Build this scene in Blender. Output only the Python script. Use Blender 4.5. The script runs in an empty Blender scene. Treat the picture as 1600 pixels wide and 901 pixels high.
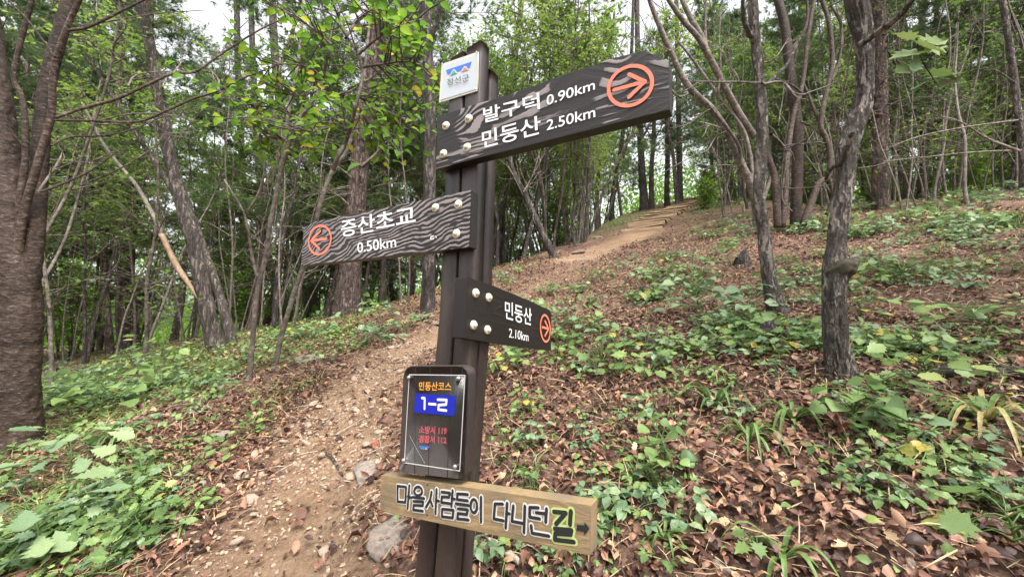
import bpy, math, random
import numpy as np
from mathutils import Matrix, Vector
rng = np.random.default_rng(11)
random.seed(5)
SC = bpy.context.scene
COL = SC.collection

# ------------------------------------------------------------------ camera, sky, sun, exposure
EYE = np.array([0.0, 0.0, 1.3])
FPX, CXP, CYP = 600.0, 800.0, 450.5
PITCH, ROLL = math.radians(5.5), math.radians(1.4)
FWD = np.array([0, math.cos(PITCH), math.sin(PITCH)])
_r0 = np.array([1.0, 0, 0]); _u0 = np.array([0, -math.sin(PITCH), math.cos(PITCH)])
RGT = math.cos(ROLL) * _r0 + math.sin(ROLL) * _u0
UPV = -math.sin(ROLL) * _r0 + math.cos(ROLL) * _u0
cam = bpy.data.cameras.new("camera")
cam.sensor_width = 36.0
cam.lens = FPX / 1600 * 36.0
cam.clip_start = 0.02
cam.clip_end = 2000
cam_ob = bpy.data.objects.new("camera", cam)
M = Matrix.Identity(4)
for i in range(3):
    M[i][0], M[i][1], M[i][2], M[i][3] = RGT[i], UPV[i], -FWD[i], EYE[i]
cam_ob.matrix_world = M
COL.objects.link(cam_ob)
SC.camera = cam_ob

SUN_EL, SUN_AZ = math.radians(58), math.radians(150)     # azimuth measured from +Y towards +X
world = bpy.data.worlds.new("World")
SC.world = world
world.use_nodes = True
wn, wl = world.node_tree.nodes, world.node_tree.links
bg = wn["Background"]
sky = wn.new("ShaderNodeTexSky")
sky.sky_type = 'NISHITA'
sky.sun_disc = False
sky.sun_elevation = SUN_EL
sky.sun_rotation = SUN_AZ
sky.air_density = 1.0
sky.dust_density = 4.0
hs = wn.new("ShaderNodeHueSaturation")
hs.inputs["Saturation"].default_value = 0.12              # overcast: the blue is washed out evenly
wl.new(sky.outputs[0], hs.inputs["Color"])
wl.new(hs.outputs[0], bg.inputs[0])
bg.inputs[1].default_value = 0.15
sun = bpy.data.lights.new("sun", 'SUN')
sun.energy = 1.3
sun.angle = math.radians(22)
sun.color = (1.0, 0.97, 0.92)
sun_ob = bpy.data.objects.new("sun", sun)
sd = Vector((math.sin(SUN_AZ) * math.cos(SUN_EL), math.cos(SUN_AZ) * math.cos(SUN_EL), math.sin(SUN_EL)))
sun_ob.rotation_euler = sd.to_track_quat('Z', 'Y').to_euler()
COL.objects.link(sun_ob)
SC.view_settings.view_transform = 'Standard'
SC.view_settings.look = 'None'
SC.view_settings.gamma = 1.0
SC.view_settings.use_curve_mapping = False
SC.view_settings.exposure = 1.68
SC.cycles.use_denoising = True
SC.cycles.max_bounces = 8
SC.cycles.diffuse_bounces = 4
SC.cycles.transmission_bounces = 6

# ------------------------------------------------------------------ numeric helpers
def nz(v):
    v = np.asarray(v, float)
    return v / np.maximum(np.linalg.norm(v, axis=-1, keepdims=True), 1e-9)

def ray(px, py):
    return FWD + (px - CXP) / FPX * RGT - (py - CYP) / FPX * UPV

def at(px, py, depth):
    """world point seen at pixel (px, py) of the 1600 px photograph, depth metres along the camera axis"""
    return EYE + depth * ray(px, py)

def _hash(ix, iy, iz):
    h = (ix * 374761393 + iy * 668265263 + iz * 2147483647 + 144665) & 0xffffffff
    h = ((h ^ (h >> 13)) * 1274126177) & 0xffffffff
    h = (h ^ (h >> 16)) & 0xffffffff
    return h / 4294967295.0

def vnoise(x, y, z=0.0):
    x, y, z = np.broadcast_arrays(np.asarray(x, float), np.asarray(y, float), np.asarray(z, float))
    ix, iy, iz = np.floor(x).astype(np.int64), np.floor(y).astype(np.int64), np.floor(z).astype(np.int64)
    fx, fy, fz = x - ix, y - iy, z - iz
    fx, fy, fz = [f * f * (3 - 2 * f) for f in (fx, fy, fz)]
    def L(a, b, t): return a + (b - a) * t
    def h(a, b, c): return _hash(ix + a, iy + b, iz + c)
    return L(L(L(h(0,0,0), h(1,0,0), fx), L(h(0,1,0), h(1,1,0), fx), fy),
             L(L(h(0,0,1), h(1,0,1), fx), L(h(0,1,1), h(1,1,1), fx), fy), fz)

def fbm(x, y, z=0.0, o=4):
    s, a, t = 0.0, 0.5, 0.0
    for k in range(o):
        s = s + a * vnoise(x * 2**k + 17 * k, y * 2**k + 31 * k, np.asarray(z) * 2**k + 7 * k); t += a; a *= 0.5
    return s / t

def spline(P, n):
    """Catmull-Rom through the rows of P, n samples"""
    P = np.asarray(P, float)
    if len(P) < 3:
        t = np.linspace(0, 1, n)[:, None]
        return P[0] * (1 - t) + P[-1] * t
    Q = np.vstack([2 * P[0] - P[1], P, 2 * P[-1] - P[-2]])
    seg = np.maximum(np.linalg.norm((P[1:] - P[:-1])[:, :3], axis=1), 1e-6)
    cum = np.concatenate([[0], np.cumsum(seg)]); s = np.linspace(0, cum[-1], n)
    k = np.clip(np.searchsorted(cum, s, side='right') - 1, 0, len(P) - 2)
    t = ((s - cum[k]) / seg[k])[:, None]
    a, b, c, d = Q[k], Q[k + 1], Q[k + 2], Q[k + 3]
    return 0.5 * (2 * b + (c - a) * t + (2*a - 5*b + 4*c - d) * t**2 + (3*b - a - 3*c + d) * t**3)

# ------------------------------------------------------------------ mesh helpers
class Acc:
    """collects vertices, quads, triangles and a tint value per vertex"""
    def __init__(s): s.V, s.Q, s.T, s.A, s.n = [], [], [], [], 0
    def add(s, V, Q=None, T=None, tint=0.5):
        V = np.asarray(V, float).reshape(-1, 3)
        if Q is not None and len(Q): s.Q.append(np.asarray(Q, np.int64).reshape(-1, 4) + s.n)
        if T is not None and len(T): s.T.append(np.asarray(T, np.int64).reshape(-1, 3) + s.n)
        s.V.append(V); s.A.append(np.broadcast_to(np.asarray(tint, float), (len(V),)).copy()); s.n += len(V)
        return s
    def mesh(s, name, mats, smooth=False, attrs=None):
        V = np.vstack(s.V) if s.V else np.zeros((0, 3))
        return mesh(name, V, np.vstack(s.Q) if s.Q else None, np.vstack(s.T) if s.T else None, mats, smooth,
                    dict({'tint': np.concatenate(s.A) if s.A else np.zeros(0)}, **(attrs or {})))

def mesh(name, V, Q, T, mats, smooth=False, attrs=None):
    me = bpy.data.meshes.new(name)
    V = np.asarray(V, np.float32)
    Q = np.zeros((0, 4), np.int64) if Q is None else np.asarray(Q); T = np.zeros((0, 3), np.int64) if T is None else np.asarray(T)
    me.vertices.add(len(V)); me.vertices.foreach_set('co', V.ravel())
    nl = len(Q) * 4 + len(T) * 3
    me.loops.add(nl)
    me.loops.foreach_set('vertex_index', np.concatenate([Q.ravel(), T.ravel()]).astype(np.int32))
    me.polygons.add(len(Q) + len(T))
    st = np.concatenate([np.arange(len(Q)) * 4, len(Q) * 4 + np.arange(len(T)) * 3]).astype(np.int32)
    me.polygons.foreach_set('loop_start', st)
    if smooth: me.polygons.foreach_set('use_smooth', np.ones(len(Q) + len(T), bool))
    for k, a in (attrs or {}).items():
        a = np.asarray(a, np.float32)
        if a.ndim == 1:
            at_ = me.attributes.new(k, 'FLOAT', 'POINT'); at_.data.foreach_set('value', a)
        else:
            at_ = me.attributes.new(k, 'FLOAT_VECTOR', 'POINT'); at_.data.foreach_set('vector', a.ravel())
    me.update(calc_edges=True); me.validate()
    for m in (mats if isinstance(mats, (list, tuple)) else [mats]): me.materials.append(m)
    return me

def ob(name, me, parent=None, loc=None, rot=None, scale=None):
    o = bpy.data.objects.new(name, me); COL.objects.link(o)
    if parent is not None: o.parent = parent
    if loc is not None: o.location = [float(v) for v in loc]
    if rot is not None: o.rotation_euler = rot
    if scale is not None: o.scale = (scale,) * 3 if np.isscalar(scale) else scale
    return o

def tag(o, label=None, cat=None, group=None, kind=None):
    for k, v in (('label', label), ('category', cat), ('group', group), ('kind', kind)):
        if v: o[k] = v
    return o

def thing(name, label, cat, loc, rz=0.0, group=None, scale=1.0):
    o = bpy.data.objects.new(name, None); COL.objects.link(o)
    o.empty_display_size = 0.1
    o.location = [float(v) for v in loc]; o.rotation_euler = (0, 0, rz); o.scale = (scale,) * 3
    return tag(o, label, cat, group)

def copy_tree(root, loc, rz, scale, label=None, group=None, tilt=(0, 0)):
    r = root.copy(); COL.objects.link(r)
    r.location = [float(v) for v in loc]; r.rotation_euler = (tilt[0], tilt[1], rz); r.scale = (scale,) * 3
    if label: r['label'] = label
    if group: r['group'] = group
    for ch in root.children:
        c = ch.copy(); COL.objects.link(c); c.parent = r
        for g in ch.children:
            d = g.copy(); COL.objects.link(d); d.parent = c
    return r

def grid_q(r, c, wrap=False):
    i = np.arange(r - 1)[:, None]; j = np.arange(c if wrap else c - 1)[None, :]
    a = i * c + j; b = i * c + (j + 1) % c
    return np.stack([a, b, b + c, a + c], -1).reshape(-1, 4)

def tube(acc, P, R, sides=8, n=None, tint=0.5, bump=None, cap=True):
    """tapered tube through points P with radii R; bump(theta, s, r) returns a radial offset"""
    P = np.asarray(P, float); R = np.broadcast_to(np.asarray(R, float), (len(P),))
    n = n or max(3, len(P) * 3)
    S = spline(np.hstack([P, R[:, None]]), n)
    C, r = S[:, :3], np.maximum(S[:, 3], 0.0004)
    d = nz(np.gradient(C, axis=0))
    up = np.array([1.0, 0, 0]) if abs(d[0][0]) < 0.8 else np.array([0, 1.0, 0])
    a = np.zeros_like(C); v = nz(np.cross(d[0], up))
    for k in range(n):
        v = nz(v - d[k] * np.dot(v, d[k])); a[k] = v
    b = np.cross(d, a)
    th = np.linspace(0, 2 * np.pi, sides, endpoint=False)
    s = np.concatenate([[0], np.cumsum(np.linalg.norm(np.diff(C, axis=0), axis=1))])
    rr = np.repeat(r[:, None], sides, 1)
    if bump is not None: rr = rr + bump(th[None, :] + 0 * s[:, None], s[:, None] + 0 * th[None, :], r[:, None] + 0 * th[None, :])
    V = C[:, None] + rr[..., None] * (np.cos(th)[None, :, None] * a[:, None] + np.sin(th)[None, :, None] * b[:, None])
    Q = grid_q(n, sides, True)
    V = V.reshape(-1, 3); T = []
    if cap:
        V = np.vstack([V, C[0], C[-1]])
        j = np.arange(sides); k = (j + 1) % sides
        T = np.vstack([np.stack([k, j, np.full(sides, n * sides)], 1), np.stack([j + (n-1)*sides, k + (n-1)*sides, np.full(sides, n * sides + 1)], 1)])
    acc.add(V, Q, T, tint)
    return C

def frames(d, up):
    """rotation matrices (n,3,3) with columns: x along d, z near up"""
    x = nz(d); y = nz(np.cross(up, x)); z = np.cross(x, y)
    return np.stack([x, y, z], -1)

def scatter(acc, tpl, pos, R, scale, tint):
    """many copies of template (V, Q, T) in one go"""
    tV, tQ, tT = tpl; n, k = len(pos), len(tV)
    sc = np.asarray(scale, float)
    if sc.ndim == 1: sc = sc[:, None].repeat(3, 1)
    V = np.einsum('nij,nkj->nki', R, tV[None] * sc[:, None]) + pos[:, None]
    off = (np.arange(n) * k)[:, None, None]
    Q = (np.asarray(tQ).reshape(-1, 4)[None] + off).reshape(-1, 4) if len(tQ) else None
    T = (np.asarray(tT).reshape(-1, 3)[None] + off).reshape(-1, 3) if len(tT) else None
    acc.add(V.reshape(-1, 3), Q, T, np.repeat(tint, k))

def box_v(x0, x1, y0, y1, z0, z1):
    V = np.array([[x, y, z] for z in (z0, z1) for y in (y0, y1) for x in (x0, x1)], float)
    Q = [[0, 2, 3, 1], [4, 5, 7, 6], [0, 1, 5, 4], [2, 6, 7, 3], [0, 4, 6, 2], [1, 3, 7, 5]]
    return V, Q

# ------------------------------------------------------------------ materials
def mat(name):
    m = bpy.data.materials.new(name); m.use_nodes = True
    nt = m.node_tree
    return m, nt.nodes, nt.links, nt.nodes["Principled BSDF"]

def ramp(n, stops, interp='LINEAR'):
    r = n.new("ShaderNodeValToRGB"); r.color_ramp.interpolation = interp
    e = r.color_ramp.elements
    while len(e) < len(stops): e.new(0.5)
    for k, (p, c) in enumerate(stops): e[k].position = p; e[k].color = (*c, 1)
    return r

def noise_node(n, l, vec, scale, detail=4, rough=0.55, stretch=None):
    t = n.new("ShaderNodeTexNoise"); t.inputs["Scale"].default_value = scale; t.inputs["Detail"].default_value = detail
    t.inputs["Roughness"].default_value = rough
    if stretch is not None:
        mp = n.new("ShaderNodeMapping"); mp.inputs["Scale"].default_value = stretch
        l.new(vec, mp.inputs[0]); vec = mp.outputs[0]
    l.new(vec, t.inputs["Vector"])
    return t

def plain(name, col, rough=0.5, metal=0.0, spec=0.5, var=0.0, scale=30):
    m, n, l, b = mat(name)
    b.inputs["Base Color"].default_value = (*col, 1); b.inputs["Roughness"].default_value = rough
    b.inputs["Metallic"].default_value = metal; b.inputs["Specular IOR Level"].default_value = spec
    if var:
        tc = n.new("ShaderNodeTexCoord"); t = noise_node(n, l, tc.outputs["Object"], scale, 5)
        r = ramp(n, [(0.25, [c * (1 - var) for c in col]), (0.75, [min(1, c * (1 + var)) for c in col])])
        l.new(t.outputs[0], r.inputs[0]); l.new(r.outputs[0], b.inputs["Base Color"])
        bp = n.new("ShaderNodeBump"); bp.inputs["Strength"].default_value = 0.3; bp.inputs["Distance"].default_value = 0.01
        l.new(t.outputs[0], bp.inputs["Height"]); l.new(bp.outputs[0], b.inputs["Normal"])
    return m

def bark(name, stops, scale=14, stretch=(1, 1, 0.22), bump=0.02, rough=0.85, patches=None, cells=0.0, crack=(.02, .016, .015)):
    """stringy or banded bark; stretch < 1 along Z gives vertical fissures, > 1 gives horizontal bands; cells > 0 breaks it into plates"""
    m, n, l, b = mat(name)
    tc = n.new("ShaderNodeTexCoord"); oi = n.new("ShaderNodeObjectInfo")
    t = noise_node(n, l, tc.outputs["Object"], scale, 7, 0.68, stretch)
    big = noise_node(n, l, tc.outputs["Object"], 3.1, 4)
    mx = n.new("ShaderNodeMath"); mx.operation = 'MULTIPLY_ADD'; mx.inputs[1].default_value = 0.5
    l.new(big.outputs[0], mx.inputs[0]); l.new(t.outputs[0], mx.inputs[2])
    ad = n.new("ShaderNodeMath"); ad.operation = 'MULTIPLY_ADD'; ad.inputs[1].default_value = 0.12; l.new(oi.outputs["Random"], ad.inputs[0])
    sb = n.new("ShaderNodeMath"); sb.operation = 'SUBTRACT'; sb.inputs[1].default_value = 0.31
    l.new(mx.outputs[0], ad.inputs[2]); l.new(ad.outputs[0], sb.inputs[0])
    ct = n.new("ShaderNodeMapRange"); ct.inputs[1].default_value = .3; ct.inputs[2].default_value = .7
    l.new(sb.outputs[0], ct.inputs[0])
    r = ramp(n, stops); l.new(ct.outputs[0], r.inputs[0])
    out, height = r.outputs[0], t.outputs[0]
    if cells:
        mp = n.new("ShaderNodeMapping"); mp.inputs["Scale"].default_value = (1, 1, .13)
        wob = n.new("ShaderNodeMixRGB"); wob.inputs[0].default_value = .13
        l.new(tc.outputs["Object"], wob.inputs[1]); l.new(t.outputs["Color"], wob.inputs[2]); l.new(wob.outputs[0], mp.inputs[0])
        vo = n.new("ShaderNodeTexVoronoi"); vo.feature = 'DISTANCE_TO_EDGE'; vo.inputs["Scale"].default_value = cells
        l.new(mp.outputs[0], vo.inputs["Vector"])
        cr = n.new("ShaderNodeMapRange"); cr.inputs[1].default_value = -.08; cr.inputs[2].default_value = .2
        l.new(vo.outputs["Distance"], cr.inputs[0])
        mm = n.new("ShaderNodeMixRGB"); mm.inputs[1].default_value = (*crack, 1); l.new(cr.outputs[0], mm.inputs[0]); l.new(out, mm.inputs[2]); out = mm.outputs[0]
        hh = n.new("ShaderNodeMath"); hh.operation = 'MULTIPLY_ADD'; hh.inputs[1].default_value = .5; l.new(t.outputs[0], hh.inputs[0]); l.new(cr.outputs[0], hh.inputs[2]); height = hh.outputs[0]
    if patches:
        pc, pscale, lo, hi = patches[:4]; pstretch = patches[4] if len(patches) > 4 else None
        p = noise_node(n, l, tc.outputs["Object"], pscale, 6, 0.7, pstretch)
        pr = ramp(n, [(lo, (0, 0, 0)), (hi, (1, 1, 1))]); l.new(p.outputs[0], pr.inputs[0])
        mm = n.new("ShaderNodeMixRGB"); mm.inputs[2].default_value = (*pc, 1)
        l.new(pr.outputs[0], mm.inputs[0]); l.new(out, mm.inputs[1]); out = mm.outputs[0]
    l.new(out, b.inputs["Base Color"])
    b.inputs["Roughness"].default_value = rough; b.inputs["Specular IOR Level"].default_value = 0.3
    bp = n.new("ShaderNodeBump"); bp.inputs["Strength"].default_value = 1.0; bp.inputs["Distance"].default_value = bump
    l.new(height, bp.inputs["Height"]); l.new(bp.outputs[0], b.inputs["Normal"])
    return m

def leafmat(name, stops, trans=0.35, rough=0.5, obj_var=0.25, spec=0.4, interp='LINEAR', blotch=.28):
    """leaf surface: colour from the tint stored on every leaf, shifted a little per object, part of the light passes through"""
    m, n, l, b = mat(name)
    a = n.new("ShaderNodeAttribute"); a.attribute_name = 'tint'
    oi = n.new("ShaderNodeObjectInfo")
    s = n.new("ShaderNodeMath"); s.operation = 'SUBTRACT'; s.inputs[1].default_value = 0.5; l.new(oi.outputs["Random"], s.inputs[0])
    k = n.new("ShaderNodeMath"); k.operation = 'MULTIPLY_ADD'; k.inputs[1].default_value = obj_var
    l.new(s.outputs[0], k.inputs[0]); l.new(a.outputs["Fac"], k.inputs[2])
    r = ramp(n, stops, interp); l.new(k.outputs[0], r.inputs[0])
    tc = n.new("ShaderNodeTexCoord"); t = noise_node(n, l, tc.outputs["Object"], 45, 3)
    hv = n.new("ShaderNodeHueSaturation"); mr = n.new("ShaderNodeMapRange")
    mr.inputs[1].default_value = .3; mr.inputs[2].default_value = .7; mr.inputs[3].default_value = 1 - blotch; mr.inputs[4].default_value = 1 + blotch
    l.new(t.outputs[0], mr.inputs[0]); l.new(mr.outputs[0], hv.inputs["Value"]); l.new(r.outputs[0], hv.inputs["Color"])
    l.new(hv.outputs[0], b.inputs["Base Color"])
    b.inputs["Roughness"].default_value = rough; b.inputs["Specular IOR Level"].default_value = spec
    if trans:
        tr = n.new("ShaderNodeBsdfTranslucent"); l.new(hv.outputs[0], tr.inputs[0])
        mix = n.new("ShaderNodeMixShader"); mix.inputs[0].default_value = trans
        l.new(b.outputs[0], mix.inputs[1]); l.new(tr.outputs[0], mix.inputs[2])
        l.new(mix.outputs[0], n["Material Output"].inputs["Surface"])
    return m

MT = {}
MT['bark_pine'] = bark('pine bark', [(0.0, (.06, .042, .036)), (0.5, (.17, .122, .103)), (1, (.31, .24, .205))], 18, (1, 1, .5), .02, cells=20)
MT['bark_dark'] = bark('dark bark', [(0.0, (.03, .024, .022)), (0.5, (.09, .073, .064)), (1, (.19, .165, .148))], 16, (1, 1, .35), .025, cells=22)
MT['bark_grey'] = bark('grey bark', [(0.0, (.045, .037, .031)), (0.5, (.12, .098, .082)), (1, (.24, .205, .175))], 20, (1, 1, .25), .02, cells=30, crack=(.04, .032, .028))
MT['bark_cherry'] = bark('cherry bark', [(0.0, (.018, .011, .008)), (0.45, (.052, .033, .024)), (0.75, (.095, .063, .048)), (1, (.19, .145, .12))], 24, (1, 1, 1.9), .02, .6, ((.2, .165, .14), 16, .6, .65, (1, 1, 4.5)))
MT['bark_fissured'] = bark('fissured bark', [(0.0, (.1, .081, .07)), (0.5, (.225, .188, .164)), (1, (.37, .325, .29))], 24, (1, 1, .45), .03, .9,
                           ((.33, .31, .28), 22, .54, .7), cells=24, crack=(.06, .05, .044))
MT['bark_smooth'] = bark('smooth grey twig bark', [(0.0, (.05, .04, .034)), (0.5, (.125, .1, .083)), (1, (.27, .23, .2))], 14, (1, 1, 1.3), .006, .7)
MT['twig'] = bark('twig bark', [(0.0, (.045, .036, .03)), (0.5, (.13, .105, .088)), (1, (.3, .26, .225))], 20, (1, 1, 1), .004)
MT['needle'] = leafmat('pine needles', [(0.0, (.05, .09, .038)), (0.45, (.1, .16, .058)), (0.8, (.165, .225, .08)), (1.0, (.25, .21, .09))], .5, .5)
MT['leaf_canopy'] = leafmat('canopy leaves', [(0.0, (.08, .15, .035)), (0.5, (.14, .23, .05)), (0.85, (.22, .3, .06)), (1.0, (.32, .3, .06))], .55, .45)
MT['leaf_bright'] = leafmat('sapling leaves', [(0.0, (.1, .21, .03)), (0.5, (.17, .32, .035)), (0.82, (.28, .4, .045)), (0.95, (.48, .42, .05)), (1.0, (.44, .28, .06))], .55, .4, .12)
MT['leaf_herb'] = leafmat('undergrowth leaves', [(0.0, (.065, .125, .035)), (0.45, (.15, .235, .072)), (0.8, (.24, .34, .105)), (0.96, (.31, .37, .11)), (1.0, (.45, .37, .08))], .3, .42, .35)
MT['leaf_pale'] = leafmat('pale undergrowth leaves', [(0.0, (.12, .2, .1)), (0.6, (.2, .29, .15)), (1.0, (.3, .38, .18))], .3, .4, .3)
MT['grass'] = leafmat('sedge blades', [(0.0, (.075, .14, .04)), (0.6, (.16, .26, .07)), (0.9, (.32, .34, .1)), (1.0, (.5, .37, .17))], .3, .4, .25)
MT['litter'] = leafmat('dead leaves', [(0.0, (.035, .018, .014)), (0.2, (.095, .042, .03)), (0.42, (.21, .1, .065)), (0.62, (.33, .175, .11)),
                                       (0.8, (.44, .27, .16)), (0.93, (.54, .38, .22)), (0.97, (.28, .06, .045)), (1.0, (.3, .08, .05))], .1, .5, .35, blotch=.5)
MT['leaf_light'] = leafmat('light thicket leaves', [(0.0, (.12, .2, .045)), (0.5, (.2, .3, .06)), (0.85, (.29, .37, .08)), (1.0, (.38, .36, .09))], .6, .45)
MT['straw'] = plain('dry straw', (.42, .3, .17), .7, var=.4, scale=6)
MT['stone'] = plain('pale brown stone', (.33, .245, .18), .85, var=.45, scale=14)
MT['chip'] = plain('stone chips', (.33, .245, .175), .9, var=.6, scale=60)
MT['rock'] = plain('grey brown rock', (.21, .17, .14), .9, var=.5, scale=9)
MT['deadwood'] = bark('bleached dead wood', [(0.2, (.12, .085, .065)), (0.5, (.27, .2, .155)), (0.8, (.45, .37, .3))], 22, (1, 1, .3), .006)
# ------------------------------------------------------------------ terrain
G0, TH0 = 0.365, math.radians(33)
_tk = np.radians([-180, -100, -62, -45, -30, -20, -8, 0, 6, 12, 17, 21, 28, 33, 39, 48, 62, 100, 180])
_rk = np.array([9, 9, 9, 8.5, 7.8, 7.6, 9.0, 10.4, 12.2, 15.5, 25, 30, 29, 20, 14.5, 13.2, 14, 10, 9.0])
_sk = np.array([0, -.02, -.04, -.05, -.03, 0.0, .02, .02, .04, .08, .12, .16, .18, .17, .14, .12, .1, .02, 0.0])

def base_h(x, y):
    r = np.sqrt(x * x + y * y) + 1e-6; th = np.arctan2(x, y)
    R = np.interp(th, _tk, _rk); s2 = np.interp(th, _tk, _sk)
    s1 = G0 * np.cos(th - TH0)
    w = 1.1
    u = (r - R) / w
    soft = w * np.where(u > 30, u, np.log1p(np.exp(np.minimum(u, 30))))
    return s1 * r - (s1 - s2) * soft

def H0(x, y):
    x = np.asarray(x, float); y = np.asarray(y, float)
    r = np.sqrt(x * x + y * y)
    h = base_h(x, y)
    h = h + 0.22 * (fbm(x / 1.9, y / 1.9, 3.3, 3) - .5) * np.minimum(1, r / 4)
    return h + 0.07 * (fbm(x / .45, y / .45, 9.1, 3) - .5)

def march(px, py, f, tmax=80):
    d = ray(px, py); d = d / np.linalg.norm(d)
    t = np.concatenate([np.arange(.4, 12, .02), np.arange(12, tmax, .1)])
    P = EYE + t[:, None] * d
    below = P[:, 2] < f(P[:, 0], P[:, 1])
    if not below.any(): return None
    return P[np.argmax(below)]

PATH_PX = [(300, 1150), (400, 930), (462, 800), (520, 690), (568, 610), (612, 560), (668, 528)]
UPPER_PX = [(905, 402), (945, 388), (985, 372), (1000, 362)]
def _poly(pxs): return np.array([march(a, b, H0)[:2] for a, b in pxs])
PATH = spline(_poly(PATH_PX), 60)
UPPER = spline(_poly(UPPER_PX), 20)
LINK = spline(np.array([PATH[-1], (PATH[-1] + UPPER[0]) / 2 + [0.5, 0.1], UPPER[0]]), 30)
STEP_A = march(1003, 361, H0)
STEP_B = next(q for q in (march(1088, 297 + k, H0) for k in range(40)) if q is not None)
print('STEPS', STEP_A, STEP_B)

def pdist(x, y, L):
    P = np.stack([np.asarray(x, float).ravel(), np.asarray(y, float).ravel()], 1)
    out = np.full(len(P), 1e9)
    for a, b in zip(L[:-1], L[1:]):
        ab = b - a; t = np.clip(((P - a) @ ab) / max(ab @ ab, 1e-9), 0, 1)
        out = np.minimum(out, np.linalg.norm(P - a - t[:, None] * ab, axis=1))
    return out.reshape(np.shape(x))

def path_mask(x, y):
    x = np.asarray(x, float); y = np.asarray(y, float)
    wob = 0.35 * (fbm(x / .5, y / .5, 1.7, 3) - .5)
    near = (x * x + y * y) < 16**2
    m = np.zeros(x.shape)
    if near.any():
        xs, ys, wb = x[near], y[near], wob[near]
        f = lambda L, w, e: np.clip((w + e - (pdist(xs, ys, L) + wb)) / (2 * e), 0, 1)
        m[near] = np.maximum(np.maximum(f(PATH, .35, .22), f(UPPER, .55, .25)), .35 * f(LINK, .3, .3))
    return m

def H(x, y):
    x = np.asarray(x, float); y = np.asarray(y, float)
    return H0(x, y) - 0.05 * path_mask(x, y)

def Hs(x, y): return float(H(np.array([x]), np.array([y]))[0])
def G(px, py):
    """ground point seen at a pixel (or just below it where the pixel is over the crest)"""
    for k in range(40):
        p = march(px, py + 4 * k, H)
        if p is not None: return p
def hnorm(x, y):
    e = .06
    return nz(np.stack([-(base_h(x + e, y) - base_h(x - e, y)) / (2*e), -(base_h(x, y + e) - base_h(x, y - e)) / (2*e), np.ones(np.shape(x))], -1))

rr = np.concatenate([[0.0], np.geomspace(.12, 9, 250), np.geomspace(9.4, 60, 70), np.geomspace(70, 900, 16)])
aa = np.concatenate([np.radians(np.linspace(-72, 72, 420)), np.radians(np.linspace(76, 284, 50))])
RRr, AAa = np.meshgrid(rr, aa, indexing='ij')
X, Y = RRr * np.sin(AAa), RRr * np.cos(AAa)
Z = H(X, Y)
pm = path_mask(X, Y)
Z = Z + np.where(pm > .05, .02 * (fbm(X / .09, Y / .09, 5.0, 2) - .5), 0.035 * (fbm(X / .12, Y / .12, 2.0, 2) - .5))
m, n, l, b = mat('forest soil')
tc = n.new("ShaderNodeTexCoord")
at1 = n.new("ShaderNodeAttribute"); at1.attribute_name = 'path'
at2 = n.new("ShaderNodeAttribute"); at2.attribute_name = 'green'
t1 = noise_node(n, l, tc.outputs["Object"], 22, 9, .72)
vor = n.new("ShaderNodeTexVoronoi"); vor.inputs["Scale"].default_value = 55; l.new(tc.outputs["Object"], vor.inputs["Vector"])
duff = ramp(n, [(.2, (.04, .024, .019)), (.4, (.1, .058, .042)), (.6, (.19, .115, .082)), (.85, (.33, .215, .15))])
mixv = n.new("ShaderNodeMixRGB"); mixv.inputs[0].default_value = .55
l.new(t1.outputs[0], mixv.inputs[1]); l.new(vor.outputs["Color"], mixv.inputs[2])
pd = noise_node(n, l, tc.outputs['Object'], 1.7, 6, .7); pda = n.new('ShaderNodeMath'); pda.operation = 'MULTIPLY_ADD'; pda.inputs[1].default_value = .9; pdb = n.new('ShaderNodeMath'); pdb.operation = 'SUBTRACT'; pdb.inputs[1].default_value = .45
l.new(pd.outputs[0], pda.inputs[0]); l.new(mixv.outputs[0], pda.inputs[2]); l.new(pda.outputs[0], pdb.inputs[0]); l.new(pdb.outputs[0], duff.inputs[0])
t2 = noise_node(n, l, tc.outputs["Object"], 34, 9, .74)
soil = ramp(n, [(.25, (.15, .092, .054)), (.5, (.285, .183, .115)), (.75, (.42, .295, .195))])
patch = noise_node(n, l, tc.outputs['Object'], 2.2, 5, .65)
pmx = n.new('ShaderNodeMath'); pmx.operation = 'MULTIPLY_ADD'; pmx.inputs[1].default_value = .7; l.new(patch.outputs[0], pmx.inputs[0]); pms = n.new('ShaderNodeMath'); pms.operation = 'SUBTRACT'; pms.inputs[1].default_value = .35; l.new(t2.outputs[0], pmx.inputs[2]); l.new(pmx.outputs[0], pms.inputs[0])
l.new(pms.outputs[0], soil.inputs[0])
mx = n.new("ShaderNodeMixRGB"); l.new(at1.outputs["Fac"], mx.inputs[0]); l.new(duff.outputs[0], mx.inputs[1]); l.new(soil.outputs[0], mx.inputs[2])
gr = ramp(n, [(.3, (.035, .06, .018)), (.7, (.1, .15, .04))]); l.new(t1.outputs[0], gr.inputs[0])
mg = n.new("ShaderNodeMixRGB"); l.new(at2.outputs["Fac"], mg.inputs[0]); l.new(mx.outputs[0], mg.inputs[1]); l.new(gr.outputs[0], mg.inputs[2])
l.new(mg.outputs[0], b.inputs["Base Color"])
b.inputs["Roughness"].default_value = .95; b.inputs["Specular IOR Level"].default_value = .15
bp = n.new("ShaderNodeBump"); bp.inputs["Distance"].default_value = .03; bp.inputs["Strength"].default_value = 1.0
l.new(t2.outputs[0], bp.inputs["Height"]); l.new(bp.outputs[0], b.inputs["Normal"])
green = np.clip((RRr - 11.5) / 5, 0, 1) * np.clip(fbm(X / 1.3, Y / 1.3, 40.0, 3) * 3 - .7, 0, 1) * np.clip(np.interp(AAa, np.radians([-70, -45, -25, -10, 14, 20, 28, 60, 72]), [.3, .5, .6, .9, .9, .45, .45, .5, .4]), 0, 1)
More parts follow.
